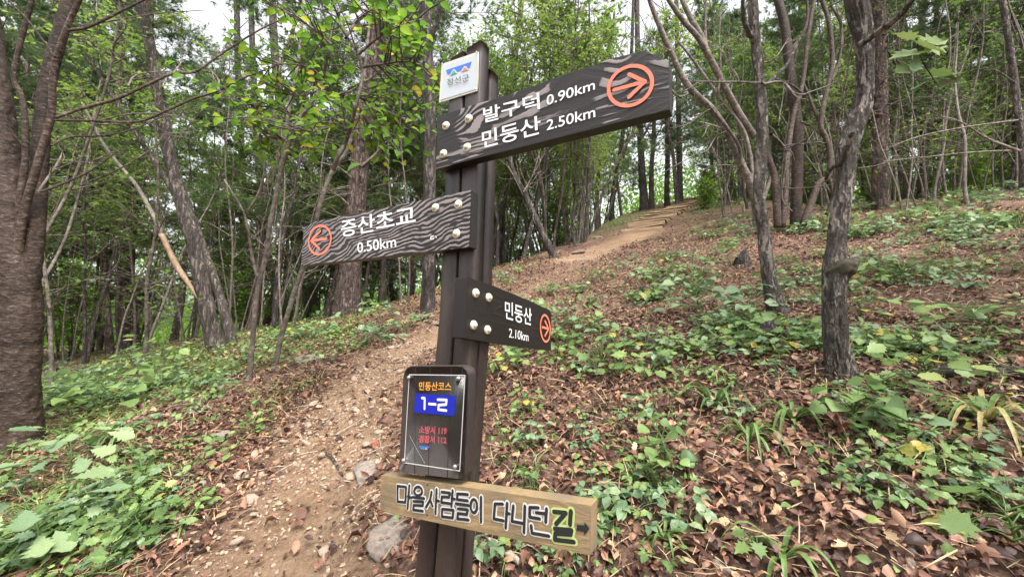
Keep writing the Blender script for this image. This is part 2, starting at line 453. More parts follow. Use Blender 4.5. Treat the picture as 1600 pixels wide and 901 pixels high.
g_o = ob('ground', mesh('ground', np.stack([X, Y, Z], -1).reshape(-1, 3), grid_q(len(rr), len(aa), True), None, m, True,
                        {'path': pm.ravel(), 'green': green.ravel()}))
g_o['kind'] = 'structure'

# ------------------------------------------------------------------ leaf templates: x along the leaf, z up
def tpl_leaf(w=.5, fold=.12, curl=.1, st=(0, .3, .65, 1), hw=(0, .5, .4, 0)):
    V, Q, T = [[0, 0, 0]], [], []
    for t, h in zip(st[1:-1], hw[1:-1]):
        z = curl * (t * (1 - t) * 4 - .3)
        V += [[t, -h * w * 2, z + fold * h * 2], [t, 0, z], [t, h * w * 2, z + fold * h * 2]]
    V.append([1, 0, -curl * .5])
    k = len(st) - 2; e = 1 + 3 * k
    T += [[0, 1, 2], [0, 2, 3]]
    for i in range(k - 1):
        a = 1 + 3 * i
        Q += [[a, a + 3, a + 4, a + 1], [a + 1, a + 4, a + 5, a + 2]]
    a = 1 + 3 * (k - 1)
    T += [[a, e, a + 1], [a + 1, e, a + 2]]
    return np.array(V, float), np.array(Q), np.array(T)

def tpl_outline(pts, cup=.1):
    """leaf from its right-hand outline (x, y), mirrored, fanned about points on the midrib"""
    pts = np.array(pts, float); k = len(pts)
    mid = np.stack([np.linspace(0.0, 1, k), np.zeros(k)], 1); mid[:, 0] = np.clip(pts[:, 0], 0, 1)
    Rr = np.c_[pts, cup * np.abs(pts[:, 1])]; Ll = Rr * [1, -1, 1]; Mm = np.c_[mid, -cup * .6 * (mid[:, 0] ** 2)]
    V = np.vstack([Rr, Mm, Ll]); Q = []
    for i in range(k - 1):
        Q += [[i, i + 1, k + i + 1, k + i], [k + i, k + i + 1, 2*k + i + 1, 2*k + i]]
    return V, np.array(Q), np.zeros((0, 3), int)

OVATE = tpl_leaf(.34, .1, .08)
LITTER = [tpl_leaf(.3, .16, .18), tpl_leaf(.24, .05, .1), tpl_leaf(.34, -.12, .14), tpl_leaf(.2, .3, .3)]
TOOTH = tpl_outline([(0, .0), (.06, .16), (.2, .22), (.22, .36), (.36, .3), (.42, .42), (.55, .27), (.66, .3), (.76, .14), (.88, .1), (1, 0)], .12)
OAK = tpl_outline([(0, .0), (.12, .05), (.24, .13), (.3, .09), (.4, .22), (.47, .15), (.58, .31), (.65, .2), (.76, .3), (.84, .17), (.93, .13), (1, 0)], .1)
PALM = tpl_outline([(.0, .0), (-.12, .3), (.08, .24), (.12, .52), (.3, .34), (.42, .5), (.5, .27), (.66, .3), (.72, .14), (1.0, 0)], .1)

OAKL = (OAK[0] * [1, .9, 1] + np.c_[0 * OAK[0][:, :2], .25 * np.sin(OAK[0][:, 0] * 5)], OAK[1], OAK[2])
TORN = (TOOTH[0] * [1, .8, 1] + np.c_[0 * TOOTH[0][:, :2], .3 * TOOTH[0][:, 1] ** 2 * 2], TOOTH[1], TOOTH[2])
LITTER += [OAKL, TORN]

# ------------------------------------------------------------------ leaf litter
def sector(n, r0, r1, a0=-62, a1=62, power=1.0):
    r = np.sqrt(r0**2 + (r1**2 - r0**2) * rng.random(n) ** power); t = np.radians(a0 + (a1 - a0) * rng.random(n))
    return r * np.sin(t), r * np.cos(t), r

def lay(x, y, lift, tilt):
    """ground points with a flat-lying random frame"""
    N = len(x); nrm = hnorm(x, y)
    nrm = nz(nrm + tilt[:, None] * rng.normal(size=(N, 3)))
    az = rng.random(N) * 2 * np.pi
    d = np.stack([np.cos(az), np.sin(az), 0 * az], -1)
    d = nz(d - nrm * np.sum(d * nrm, 1, keepdims=True))
    return np.stack([x, y, H(x, y) + lift], -1), frames(d, nrm)

LEAF_R = (.055, .1)
litter = Acc()
for (n_, r0, r1, s0, s1) in ((27000, .8, 4.2, .024, .058), (26000, 4.2, 9.5, .032, .066), (22000, 9.5, 32, .045, .085)):
    x, y, r = sector(n_, r0, r1)
    keep = rng.random(n_) > np.clip(path_mask(x, y) * 1.2, 0, .9)
    keep &= rng.random(n_) < np.clip(.35 + 1.1 * fbm(x / .8, y / .8, 4.4, 3) , 0, 1)
    th = np.degrees(np.arctan2(x, y)); keep &= ~((th < 10) & (r > 12) & (rng.random(n_) < .7))
    x, y = x[keep], y[keep]; N = len(x)
    pos, Rm = lay(x, y, .004 + .028 * rng.random(N), .16 + .3 * rng.random(N) ** 2)
    k = rng.integers(0, 6, N); s = s0 + (s1 - s0) * rng.random(N) ** 1.4
    tint = np.clip(rng.beta(1.4, 2.25, N) * .98 + .10 * (rng.random(N) < .05) * 1.0, 0, 1)
    s3 = s[:, None] * np.stack([np.ones(N), .7 + .6 * rng.random(N), .5 + 1.3 * rng.random(N)], 1)
    for q in range(6):
        w = (k == q) & (rng.random(N) < .97)
        scatter(litter, LITTER[q], pos[w], Rm[w], s3[w], tint[w])
lo = ob('leaf_litter', litter.mesh('leaf_litter', MT['litter'])); tag(lo, 'reddish brown dead leaves carpeting the forest slope', 'leaves', kind='stuff')

# the biggest leaves near the viewer, one object each
lm = []
for q in range(6):
    for tv in (.08, .2, .34, .45, .55, .66, .78, .9):
        a = Acc(); V, Q, T = LITTER[q]; a.add(V, Q, T, tv); lm.append(a.mesh('fallen_leaf', MT['litter']))
cnt = 0
while cnt < 240:
    px, py = 30 + 1560 * rng.random(), 640 + 255 * rng.random()
    if 590 < px < 940 and 560 < py < 870 and rng.random() < .8: continue
    p = G(px, py)
    if p is None: continue
    if path_mask(np.array([p[0]]), np.array([p[1]]))[0] > rng.random() * 1.1: continue
    x, y = np.array([p[0]]), np.array([p[1]])
    pos, Rm = lay(x, y, .03, np.array([.4]))
    o = ob('fallen_leaf', lm[rng.integers(len(lm))], loc=pos[0])
    o.rotation_euler = Matrix(Rm[0].tolist()).to_euler(); o.scale = [(.046 + .03 * rng.random()) * f_ for f_ in (1, .7 + .5 * rng.random(), .6 + .9 * rng.random())]
    tag(o, 'dead brown leaf lying loose on top of the litter near the viewer', 'fallen leaf', 'loose dead leaves in the foreground'); cnt += 1

# crumbs of leaf on the trail
x, y, r = sector(19000, .9, 8, -50, 20); kp_ = path_mask(x, y) > .1; x, y = x[kp_], y[kp_]
litter2 = Acc(); pos, Rm = lay(x, y, .006 + .008 * rng.random(len(x)), np.full(len(x), .3))
scatter(litter2, LITTER[1], pos, Rm, .008 + .022 * rng.random(len(x)) ** 2, rng.random(len(x)) * .85)
tag(ob('leaf_crumbs', litter2.mesh('leaf_crumbs', MT['litter'])), 'crumbled bits of leaf trodden into the trail', 'leaves', kind='stuff')
# straw, needles and leaf fragments between the leaves
stw = Acc(); x, y, r = sector(16000, .9, 7)
kp_ = path_mask(x, y) < .6 * rng.random(len(x)) + .15; x, y, r = x[kp_], y[kp_], r[kp_]
pos, Rm = lay(x, y, .012 + .03 * rng.random(len(x)), np.full(len(x), .3))
bl = np.array([[0, -.014, 0], [.5, -.016, .08], [1, 0, 0], [.5, .016, .08], [0, .014, 0]])
scatter(stw, (bl, [[0, 1, 3, 4]], [[1, 2, 3]]), pos, Rm, .04 + .1 * rng.random(len(x)), rng.random(len(x)))
tag(ob('straw', stw.mesh('straw', MT['straw'])), 'dry straw and stalks mixed into the dead leaves', 'straw', kind='stuff')

# ------------------------------------------------------------------ stones
def stone_mesh(seed, flat, matl, res=1):
    r_ = np.random.default_rng(seed)
    n1, n2 = (7, 9) if res == 1 else (14, 20)
    ph = np.linspace(0, np.pi, n1); th = np.linspace(0, 2*np.pi, n2, endpoint=False)
    D = np.stack([np.sin(ph)[:, None] * np.cos(th), np.sin(ph)[:, None] * np.sin(th), np.cos(ph)[:, None] + 0 * th], -1).reshape(-1, 3)
    rad = np.ones(len(D))
    for k in range(16):                                   # chipped planes
        nn = nz(r_.normal(size=3)); d0 = .42 + .4 * r_.random()
        c = D @ nn; rad = np.where(c > 1e-3, np.minimum(rad, d0 / np.maximum(c, 1e-3)), rad)
    rad *= .92 + .16 * fbm(D[:, 0] * 2 + seed, D[:, 1] * 2, D[:, 2] * 2, 3)
    V = D * rad[:, None] * [1, .65 + .3 * r_.random(), flat]
    return mesh('stone', V, grid_q(n1, n2, True), None, matl, False)
SM = [stone_mesh(s, .3 + .25 * rng.random(), MT['stone']) for s in range(12)]
# gravel and chips of the trail: nobody could count them
gv = Acc()
cube = np.array([[-1, -.7, -.3], [1, -.6, -.35], [.8, .7, -.3], [-.8, .8, -.3], [-.6, -.5, .4], [.7, -.4, .3], [.5, .5, .45], [-.5, .5, .25]]) * .5
CQ = np.array([[0, 3, 2, 1], [4, 5, 6, 7], [0, 1, 5, 4], [1, 2, 6, 5], [2, 3, 7, 6], [3, 0, 4, 7]])
x, y, r = sector(110000, .9, 9, -45, 25)
k = rng.random(len(x)) < np.clip(path_mask(x, y) * 1.6 - .1, 0, 1) * np.clip(fbm(x / .3, y / .3, 8.8, 2) * 2 - .45, .08, 1)
x, y, r = x[k], y[k], r[k]
pos, Rm = lay(x, y, .002, np.full(len(x), .35))
scatter(gv, (cube, CQ, []), pos, Rm, .004 + .026 * rng.random(len(x)) ** 2.6, rng.random(len(x)))
go = ob('trail_gravel', gv.mesh('trail_gravel', MT['chip'])); tag(go, 'small stone chips strewn over the bare trail', 'gravel', kind='stuff')
cnt = 0
while cnt < 150:
    t = rng.random(); c = PATH[int(t ** .6 * 59)]
    side = rng.choice([-1, 1]) * (.12 + .55 * rng.random()) if rng.random() < .7 else (rng.random() - .5) * .6
    i = max(0, min(58, int(t ** .6 * 59))); d = nz(PATH[i + 1] - PATH[i]); q = c + side * np.array([d[1], -d[0]])
    if np.hypot(*q) < 1.0: continue
    s = .018 + .05 * rng.random() ** 2
    o = ob('loose_stone', SM[rng.integers(12)], loc=(q[0], q[1], Hs(*q) + s * .12), rot=(.4 * rng.normal(), .4 * rng.normal(), 6.28 * rng.random()), scale=s)
    tag(o, 'small angular stone lying loose along the dirt trail', 'stone', 'loose stones along the trail'); cnt += 1
def rock(px, py, w, label, flat=.45, seed=1, dz=0.0, rz=0.0, tilt=0.0, m_='rock'):
    p = G(px, py); sc_ = w / 2
    me = stone_mesh(seed, flat, MT[m_], 2)
    o = ob('rock', me, loc=(p[0], p[1], p[2] + dz), rot=(tilt, 0, rz), scale=sc_)
    return tag(o, label, 'rock')
rock(480, 562, .36, 'mossy grey brown boulder beside the trail at the foot of the pale saplings', .5, 101, .0)
rock(352, 682, .17, 'flat grey stone on the left bank of the trail', .3, 102, .02, .3)
rock(622, 838, .44, 'large pale slab of rock behind the post below the wooden board', .22, 103, -.01, .9, .45)
rock(588, 735, .32, 'pale tilted slab beside the number plate edge', .18, 104, -.01, .2, .4)
rock(1128, 880, .2, 'square tan rock half buried in leaves at the bottom of the slope', .55, 105, -.02)
rock(958, 852, .1, 'small grey tan rock among leaves right of the low board', .5, 106, .0)
rock(330, 792, .07, 'rounded pale stone, lower of a pair at the left trail edge', .7, 107, .02)
rock(352, 770, .065, 'whitish pebble just above the pair stone at the trail edge', .7, 108, .02)
rock(690, 506, .3, 'grey stone on the trail bend behind the post', .3, 109, .0)
rock(905, 395, .55, 'pale weathered slab beside the upper trail below the steps', .2, 110, .0, .4)
rock(935, 372, .5, 'grey stone embedded left of the first wooden step', .25, 111, .0)
# ------------------------------------------------------------------ the signpost
YAW = math.radians(32.3)
FR = np.array([math.cos(YAW), -math.sin(YAW), 0.0])       # along the front face, to the right and towards the viewer
FN = np.array([-math.sin(YAW), -math.cos(YAW), 0.0])      # front normal, towards the viewer
UZ = np.array([0, 0, 1.0])

class Plane:
    """a vertical plane with its own 2-D axes: u along, v up"""
    def __init__(s, o, n, u): s.o, s.n, s.u, s.v = np.asarray(o, float), nz(n), nz(u), nz(np.cross(nz(n), nz(u)))
    def hit(s, px, py):
        d = ray(px, py); t = np.dot(s.o - EYE, s.n) / np.dot(d, s.n); return EYE + t * d
    def uv(s, px, py):
        p = s.hit(px, py) - s.o; return np.array([p @ s.u, p @ s.v])
    def P(s, uv, w=0.0):
        uv = np.atleast_2d(uv); return s.o + uv[:, :1] * s.u + uv[:, 1:2] * s.v + np.asarray(w).reshape(-1, 1) * s.n
    def off(s, d): return Plane(s.o + s.n * d, s.n, s.u)

SIGN_PL = Plane(at(736, 330, .96), FN, FR)                 # faces of the two long boards
POST_PL = SIGN_PL.off(-.032)                               # front of the post behind them
corner = POST_PL.hit(739, 440)                             # front right edge of the post
SIDE_N = np.cross(UZ, -FN); SIDE_N = SIDE_N if SIDE_N @ RGT > 0 else -SIDE_N   # right side normal
SIDE_PL = Plane(corner, SIDE_N, -FN)

base_xy = corner[:2] - .056 * FR[:2] - .045 * FN[:2]
BASE = np.array([*base_xy, Hs(*base_xy)])
post = thing('trail_signpost', 'dark brown wooden trail signpost with three arrow boards, a number plate and a raw plank', 'signpost', BASE)
Lc = lambda P: np.asarray(P) - BASE

def wood_paint(name, dark, worn, rough=(.5, .36)):
    """dark stained timber; 'tint' on the mesh blends in worn: post wear, and grey sky sheen painted on board ridges"""
    m, n, l, b = mat(name)
    a = n.new("ShaderNodeAttribute"); a.attribute_name = 'tint'
    w = n.new("ShaderNodeAttribute"); w.attribute_name = 'wc'
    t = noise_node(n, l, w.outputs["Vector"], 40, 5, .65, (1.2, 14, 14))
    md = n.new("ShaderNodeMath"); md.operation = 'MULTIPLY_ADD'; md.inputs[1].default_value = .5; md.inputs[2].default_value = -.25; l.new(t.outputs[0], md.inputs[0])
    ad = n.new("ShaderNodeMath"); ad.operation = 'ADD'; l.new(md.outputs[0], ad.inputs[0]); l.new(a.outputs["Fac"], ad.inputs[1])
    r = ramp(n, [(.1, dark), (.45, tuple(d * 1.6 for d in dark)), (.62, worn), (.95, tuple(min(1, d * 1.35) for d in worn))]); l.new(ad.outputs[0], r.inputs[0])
    l.new(r.outputs[0], b.inputs["Base Color"])
    rr_ = n.new("ShaderNodeMapRange"); rr_.inputs[3].default_value = rough[0]; rr_.inputs[4].default_value = rough[1]
    l.new(a.outputs["Fac"], rr_.inputs[0]); l.new(rr_.outputs[0], b.inputs["Roughness"])
    b.inputs["Specular IOR Level"].default_value = .5
    bp = n.new("ShaderNodeBump"); bp.inputs["Strength"].default_value = .35; bp.inputs["Distance"].default_value = .002
    l.new(t.outputs[0], bp.inputs["Height"]); l.new(bp.outputs[0], b.inputs["Normal"])
    return m
MT['sign_wood'] = wood_paint('stained embossed sign wood', (.012, .0078, .0066), (.19, .165, .16))  # pale second colour is sky sheen painted onto the raised grain ridges
MT['post_wood'] = wood_paint('brown stained post wood', (.012, .0075, .0065), (.06, .045, .041), (.42, .34))
MT['plate_wood'] = wood_paint('plate backing wood', (.013, .008, .007), (.06, .045, .04), (.6, .5))
m, n, l, b = mat('raw timber')
w = n.new("ShaderNodeAttribute"); w.attribute_name = 'wc'
a = n.new("ShaderNodeAttribute"); a.attribute_name = 'tint'
t = noise_node(n, l, w.outputs["Vector"], 30, 6, .6, (1.5, 12, 12)); t2 = noise_node(n, l, w.outputs["Vector"], 9, 3, .5)
md = n.new("ShaderNodeMath"); sc_ = n.new('ShaderNodeMath'); sc_.operation = 'MULTIPLY'; sc_.inputs[1].default_value = .22; l.new(a.outputs['Fac'], sc_.inputs[0])
md.operation = 'MULTIPLY_ADD'; md.inputs[1].default_value = .9; l.new(t.outputs[0], md.inputs[0]); l.new(sc_.outputs[0], md.inputs[2])
r = ramp(n, [(.1, (.13, .08, .038)), (.4, (.26, .175, .085)), (.75, (.37, .265, .14)), (1, (.42, .315, .175))]); l.new(md.outputs[0], r.inputs[0])
g = n.new("ShaderNodeMixRGB"); g.inputs[2].default_value = (.15, .125, .085, 1)
gr_ = ramp(n, [(.42, (0, 0, 0)), (.7, (.8, .8, .8))]); l.new(t2.outputs[0], gr_.inputs[0]); l.new(gr_.outputs[0], g.inputs[0]); l.new(r.outputs[0], g.inputs[1])
l.new(g.outputs[0], b.inputs["Base Color"]); b.inputs["Roughness"].default_value = .75
bp = n.new("ShaderNodeBump"); bp.inputs["Strength"].default_value = .4; bp.inputs["Distance"].default_value = .002
l.new(t.outputs[0], bp.inputs["Height"]); l.new(bp.outputs[0], b.inputs["Normal"])
MT['raw_timber'] = m
MT['white_print'] = plain('white lettering', (.82, .82, .82), .5)
MT['orange_print'] = plain('salmon orange emblem paint', (.85, .2, .12), .5)
MT['amber_print'] = plain('amber lettering', (.8, .36, .05), .5)
MT['blue_print'] = plain('blue print', (.006, .018, .42), .3)
MT['pink_print'] = plain('pinkish outline lettering', (.75, .24, .27), .5)
MT['red_print'] = plain('dark red lettering', (.33, .02, .035), .5)
MT['grey_print'] = plain('grey lettering', (.07, .07, .085), .5)
MT['plate_white'] = plain('white enamel plate', (.5, .545, .58), .3)
MT['plate_rim'] = plain('plate rim', (.62, .6, .54), .4)
MT['black_print'] = plain('black hand lettering', (.018, .018, .02), .6)
MT['white_chalk'] = plain('white hand outline', (.66, .65, .62), .7)
MT['lime_chalk'] = plain('lime hand outline', (.48, .6, .2), .7)
MT['bolt'] = plain('cream plastic bolt cap', (.66, .61, .48), .4)
MT['steel'] = plain('weathered steel', (.5, .48, .44), .35, .9)
MT['emblem_blue'] = plain('emblem blue', (.05, .15, .6), .4); MT['emblem_green'] = plain('emblem green', (.05, .36, .2), .4)
MT['emblem_red'] = plain('emblem red', (.8, .2, .12), .4)
m, n, l, b = mat('clear acrylic')
tr = n.new("ShaderNodeBsdfTransparent"); tr.inputs[0].default_value = (.93, .94, .94, 1)
gl = n.new("ShaderNodeBsdfGlossy"); gl.inputs["Roughness"].default_value = .2
df = n.new("ShaderNodeBsdfDiffuse"); df.inputs[0].default_value = (.7, .7, .7, 1)
m1 = n.new("ShaderNodeMixShader"); m1.inputs[0].default_value = .008; l.new(tr.outputs[0], m1.inputs[1]); l.new(df.outputs[0], m1.inputs[2])
m3 = n.new("ShaderNodeMixShader"); m3.inputs[0].default_value = .022; l.new(m1.outputs[0], m3.inputs[1]); l.new(gl.outputs[0], m3.inputs[2])
l.new(m3.outputs[0], n["Material Output"].inputs["Surface"])
MT['acrylic'] = m
m2, n, l, b = mat('acrylic edge'); b.inputs["Base Color"].default_value = (.62, .62, .6, 1); b.inputs["Roughness"].default_value = .3
MT['acrylic_edge'] = m2

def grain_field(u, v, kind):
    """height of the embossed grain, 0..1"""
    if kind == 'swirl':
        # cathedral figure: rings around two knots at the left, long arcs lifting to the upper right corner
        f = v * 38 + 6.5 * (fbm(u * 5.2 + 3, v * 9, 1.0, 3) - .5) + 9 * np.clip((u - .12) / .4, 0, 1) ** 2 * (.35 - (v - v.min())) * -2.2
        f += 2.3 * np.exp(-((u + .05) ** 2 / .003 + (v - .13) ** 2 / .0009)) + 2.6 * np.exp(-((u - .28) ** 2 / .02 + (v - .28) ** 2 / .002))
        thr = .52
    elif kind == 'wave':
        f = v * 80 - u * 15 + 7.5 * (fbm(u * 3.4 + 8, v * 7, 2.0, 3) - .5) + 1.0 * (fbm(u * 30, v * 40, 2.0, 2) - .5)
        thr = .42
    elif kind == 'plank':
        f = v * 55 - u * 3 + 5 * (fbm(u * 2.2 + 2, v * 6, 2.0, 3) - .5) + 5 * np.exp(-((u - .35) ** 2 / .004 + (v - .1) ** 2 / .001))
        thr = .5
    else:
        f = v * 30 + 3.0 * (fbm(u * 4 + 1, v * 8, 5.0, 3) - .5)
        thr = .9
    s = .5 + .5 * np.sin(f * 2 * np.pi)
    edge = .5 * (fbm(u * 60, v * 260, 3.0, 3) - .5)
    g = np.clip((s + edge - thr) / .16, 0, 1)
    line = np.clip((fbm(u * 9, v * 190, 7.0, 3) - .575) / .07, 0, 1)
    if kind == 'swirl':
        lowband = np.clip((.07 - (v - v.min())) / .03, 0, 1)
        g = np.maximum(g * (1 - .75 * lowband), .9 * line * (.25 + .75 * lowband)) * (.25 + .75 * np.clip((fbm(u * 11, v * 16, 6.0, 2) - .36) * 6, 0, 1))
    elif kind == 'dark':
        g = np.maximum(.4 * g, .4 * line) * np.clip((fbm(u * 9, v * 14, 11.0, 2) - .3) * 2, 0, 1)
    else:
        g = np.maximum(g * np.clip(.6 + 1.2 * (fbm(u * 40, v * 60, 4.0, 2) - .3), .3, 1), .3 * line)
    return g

def board(name, pl, top, bot, thick, matl, kind=None, nu=220, nv=56, relief=.0012, label=None, parent=post, edge_tint=.1):
    """plank whose front outline runs along the pixel polylines top and bot (left to right) on plane pl"""
    tp = np.array([pl.uv(*p) for p in top]); bt = np.array([pl.uv(*p) for p in bot])
    def res(P):
        s = np.concatenate([[0], np.cumsum(np.linalg.norm(np.diff(P, axis=0), axis=1))]); q = np.linspace(0, s[-1], nu)
        return np.stack([np.interp(q, s, P[:, 0]), np.interp(q, s, P[:, 1])], 1)
    tp, bt = res(tp), res(bt)
    t = np.linspace(0, 1, nv)[:, None, None]
    UV = bt[None] * (1 - t) + tp[None] * t
    u, v = UV[..., 0], UV[..., 1]
    vv = (t[..., 0] + 0 * u) * np.mean(np.linalg.norm(tp - bt, axis=1))     # height above the lower edge
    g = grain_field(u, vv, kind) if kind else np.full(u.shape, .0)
    W = g * relief; W[0] *= .2; W[-1] *= .2
    Vf = pl.P(UV.reshape(-1, 2), W.ravel())
    ring = np.vstack([UV[0], UV[1:, -1], UV[-1, -2::-1], UV[-2:0:-1, 0]])
    Vr0 = pl.P(ring, -.0004); Vr1 = pl.P(ring, -thick)
    acc = Acc(); wc = []
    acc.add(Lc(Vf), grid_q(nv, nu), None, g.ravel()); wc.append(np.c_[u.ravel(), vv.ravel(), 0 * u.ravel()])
    k = len(ring); i = np.arange(k); j = (i + 1) % k
    acc.add(Lc(np.vstack([Vr0, Vr1])), np.stack([i, i + k, j + k, j], 1), None, edge_tint)
    wc += [np.c_[ring, np.zeros(k)], np.c_[ring, np.full(k, thick)]]
    cor = [UV[0, 0], UV[0, -1], UV[-1, -1], UV[-1, 0]]
    acc.add(Lc(pl.P(np.vstack([bt, tp]), -thick)), np.stack([np.arange(nu - 1), np.arange(nu - 1) + nu, np.arange(nu - 1) + nu + 1, np.arange(nu - 1) + 1], 1), None, edge_tint)
    wc += [np.c_[np.vstack([bt, tp]), np.full(2 * nu, thick)]]
    me = acc.mesh(name, matl, False, {'wc': np.vstack(wc)})
    return tag(ob(name, me, parent), label)

# four timbers with a gap between them, a dark core behind the gap
W_, D_, GAP = .112, .088, .007
ax = {0: FR, 1: -FN}
C0 = corner - FR * W_                                      # front left edge
def strip(u0, u1, d0, d1, ztop, slope):
    n_ = 60; acc = Acc(); wc = []
    z0, z1 = BASE[2] - .25, ztop
    ch = .004
    prof = [(u0 + ch, d0), (u1 - ch, d0), (u1, d0 + ch), (u1, d1 - ch), (u1 - ch, d1), (u0 + ch, d1), (u0, d1 - ch), (u0, d0 + ch)]
    zz = np.linspace(0, 1, n_)
    V = []; tn = []; wcv = []
    for z in zz:
        for (uu, dd) in prof:
            zt = z1 + slope * (uu - u0)
            zc = z0 + (zt - z0) * z; low = max(0.0, 1.33 - zc); p = C0 + FR * ((uu - .056) * (1 + .13 * low) + .056 - .062 * low) - FN * dd   # the post leans and thickens a little towards its foot
            V.append([p[0], p[1], zc]); wcv.append([zc, uu, dd])
            tn.append(.25 + .55 * fbm(np.array([zc * 3]), np.array([uu * 40 + dd * 40]), 3.3, 3)[0])
    V = np.array(V); k = len(prof)
    V = np.vstack([V, V[-k:].mean(0) + [0, 0, .002]])
    T = [[(n_ - 1) * k + i, (n_ - 1) * k + (i + 1) % k, n_ * k] for i in range(k)]
    acc.add(Lc(V), grid_q(n_, k, True)[:, ::-1], T, np.array(tn + [.5])); wcv.append([z1, 0, 0])
    return acc.mesh('post_timber', MT['post_wood'], False, {'wc': np.array(wcv)})
zt = POST_PL.hit(720, 78)[2]
h_ = (W_ - GAP) / 2; d_ = (D_ - GAP) / 2
for (a0, a1, b0, b1, z, s) in ((0, h_, 0, d_, zt - .012, .1), (h_ + GAP, W_, 0, d_, zt - .004, .12), (0, h_, d_ + GAP, D_, zt - .03, .1), (h_ + GAP, W_, d_ + GAP, D_, zt - .035, -.35)):
    ob('post_timber', strip(a0, a1, b0, b1, z, s), post)
rows = []
for z in (BASE[2] - .2, 1.33, zt - .06):
    low = max(0.0, 1.33 - z)
    for uu, dd in ((.02, .018), (W_ - .02, .018), (W_ - .02, D_ - .018), (.02, D_ - .018)):
        p = C0 + FR * (uu - .062 * low) - FN * dd; rows.append([p[0], p[1], z])
ob('post_core', Acc().add(Lc(rows), np.vstack([grid_q(3, 4, True), [[8, 9, 10, 11]]])).mesh('post_core', MT['black_print']), post)

# ---- lettering helpers
def text_mesh(body, bold=0.0):
    cu = bpy.data.curves.new('t', 'FONT'); cu.body = body; cu.offset = bold; cu.resolution_u = 4
    o = bpy.data.objects.new('t', cu); COL.objects.link(o)
    dg = bpy.context.evaluated_depsgraph_get(); dg.update()
    me = bpy.data.meshes.new_from_object(o.evaluated_get(dg))
    V = np.zeros(len(me.vertices) * 3); me.vertices.foreach_get('co', V); V = V.reshape(-1, 3)
    F = [tuple(p.vertices) for p in me.polygons]
    bpy.data.objects.remove(o); bpy.data.curves.remove(cu); bpy.data.meshes.remove(me)
    return V, F

def put_text(name, body, pl, lb, rb, lt, matl, parent, bold=.02, lift=.0022, label=None):
    """lettering whose box has its lower left, lower right and upper left corner at those pixels"""
    V, F = text_mesh(body, bold)
    mn, mx_ = V.min(0), V.max(0); q = (V - mn) / np.maximum(mx_ - mn, 1e-6)
    A, B, C = pl.uv(*lb), pl.uv(*rb), pl.uv(*lt)
    uv = A + q[:, :1] * (B - A) + q[:, 1:2] * (C - A)
    me = bpy.data.meshes.new(name); me.from_pydata(Lc(pl.P(uv, lift)).tolist(), [], F); me.materials.append(matl)
    return tag(ob(name, me, parent), label)

def stroke_geo(acc, pl, pxs, w, lift, uvw=None):
    """constant-width stroke with round joints along pixel points"""
    P = np.array([pl.uv(*p) for p in pxs])
    for a, b in zip(P[:-1], P[1:]):
        d = nz(b - a); nn = np.array([-d[1], d[0]]) * w / 2
        acc.add(Lc(pl.P([a - nn, b - nn, b + nn, a + nn], lift)), [[0, 1, 2, 3]])
        lift += .00004
    th = np.linspace(0, 2 * np.pi, 10, endpoint=False)
    for p in P:
        acc.add(Lc(pl.P(np.vstack([p + w / 2 * np.c_[np.cos(th), np.sin(th)], p]), lift)), None, [[i, (i + 1) % 10, 10] for i in range(10)])
        lift += .00004

def emblem(pl, c, rx, ry, arrow, parent, w=.0085, lift=.0026, skew=0.0):
    """arrow in a ring"""
    acc = Acc(); th = np.linspace(0, 2 * np.pi, 48, endpoint=False)
    ctr = pl.uv(*c)
    ring = np.array([pl.uv(c[0] + rx * math.cos(t), c[1] + ry * math.sin(t) + skew * math.cos(t)) for t in th])
    inn = ctr + (ring - ctr) * (1 - w / np.linalg.norm(ring - ctr, axis=1, keepdims=True))
    V = np.vstack([pl.P(ring, lift), pl.P(inn, lift)]); i = np.arange(48); j = (i + 1) % 48
    acc.add(Lc(V), np.stack([i, i + 48, j + 48, j], 1))
    for s in arrow: stroke_geo(acc, pl, s, w, lift + .0002)
    return ob('arrow_emblem', acc.mesh('arrow_emblem', MT['orange_print']), parent)

# bolt caps: a washer with a domed nut
prof = np.array([(0.0001, .0105), (.003, .0102), (.0055, .0085), (.0065, .006), (.0068, .0042), (.0095, .004), (.0112, .0028), (.0118, .001), (.0118, -.002)])
th = np.linspace(0, 2 * np.pi, 18, endpoint=False)
Vb = np.stack([prof[:, :1] * np.cos(th), prof[:, :1] * np.sin(th), prof[:, 1:] + 0 * th], -1).reshape(-1, 3)
bolt_me = mesh('bolt', Vb, grid_q(len(prof), 18, True)[:, ::-1], None, MT['bolt'], True)
def bolts(pl, pts, parent, me=None, s=1.0, name='bolt'):
    Rm = Matrix(np.stack([pl.u, pl.v, pl.n], 1).tolist()).to_euler()
    for p in pts:
        ob(name, me or bolt_me, parent, Lc(pl.hit(*p)) + pl.n * .0015, Rm, s)

# ---- county plate near the top
pl = POST_PL.off(.004)
cp = board('county_plate', pl, [(690, 100.5), (747, 81)], [(686, 160.5), (746, 142)], .0035, MT['plate_rim'], None, 4, 4, label='white enamel plate with a small blue, green and red emblem')
face = pl.off(.0012)
def quadpoly(name, pl, pxs, matl, parent, lift=.0):
    P = pl.P([pl.uv(*p) for p in pxs], lift)
    me = bpy.data.meshes.new(name); me.from_pydata(Lc(P).tolist(), [], [tuple(range(len(P)))]); me.materials.append(matl)
    return ob(name, me, parent)
quadpoly('enamel_face', face, [(690, 156), (743.5, 139.5), (744.5, 85.5), (693, 103.5)][::1], MT['plate_white'], cp)
em = face.off(.0006)
def zp(a, b): return (350 + a * .2996, b * .2996)           # pixels measured in an enlarged crop
quadpoly('emblem', em, [zp(1158, 366), zp(1166, 390), zp(1281, 355), zp(1292, 322)], MT['emblem_blue'], cp)
em2 = em.off(.0004)
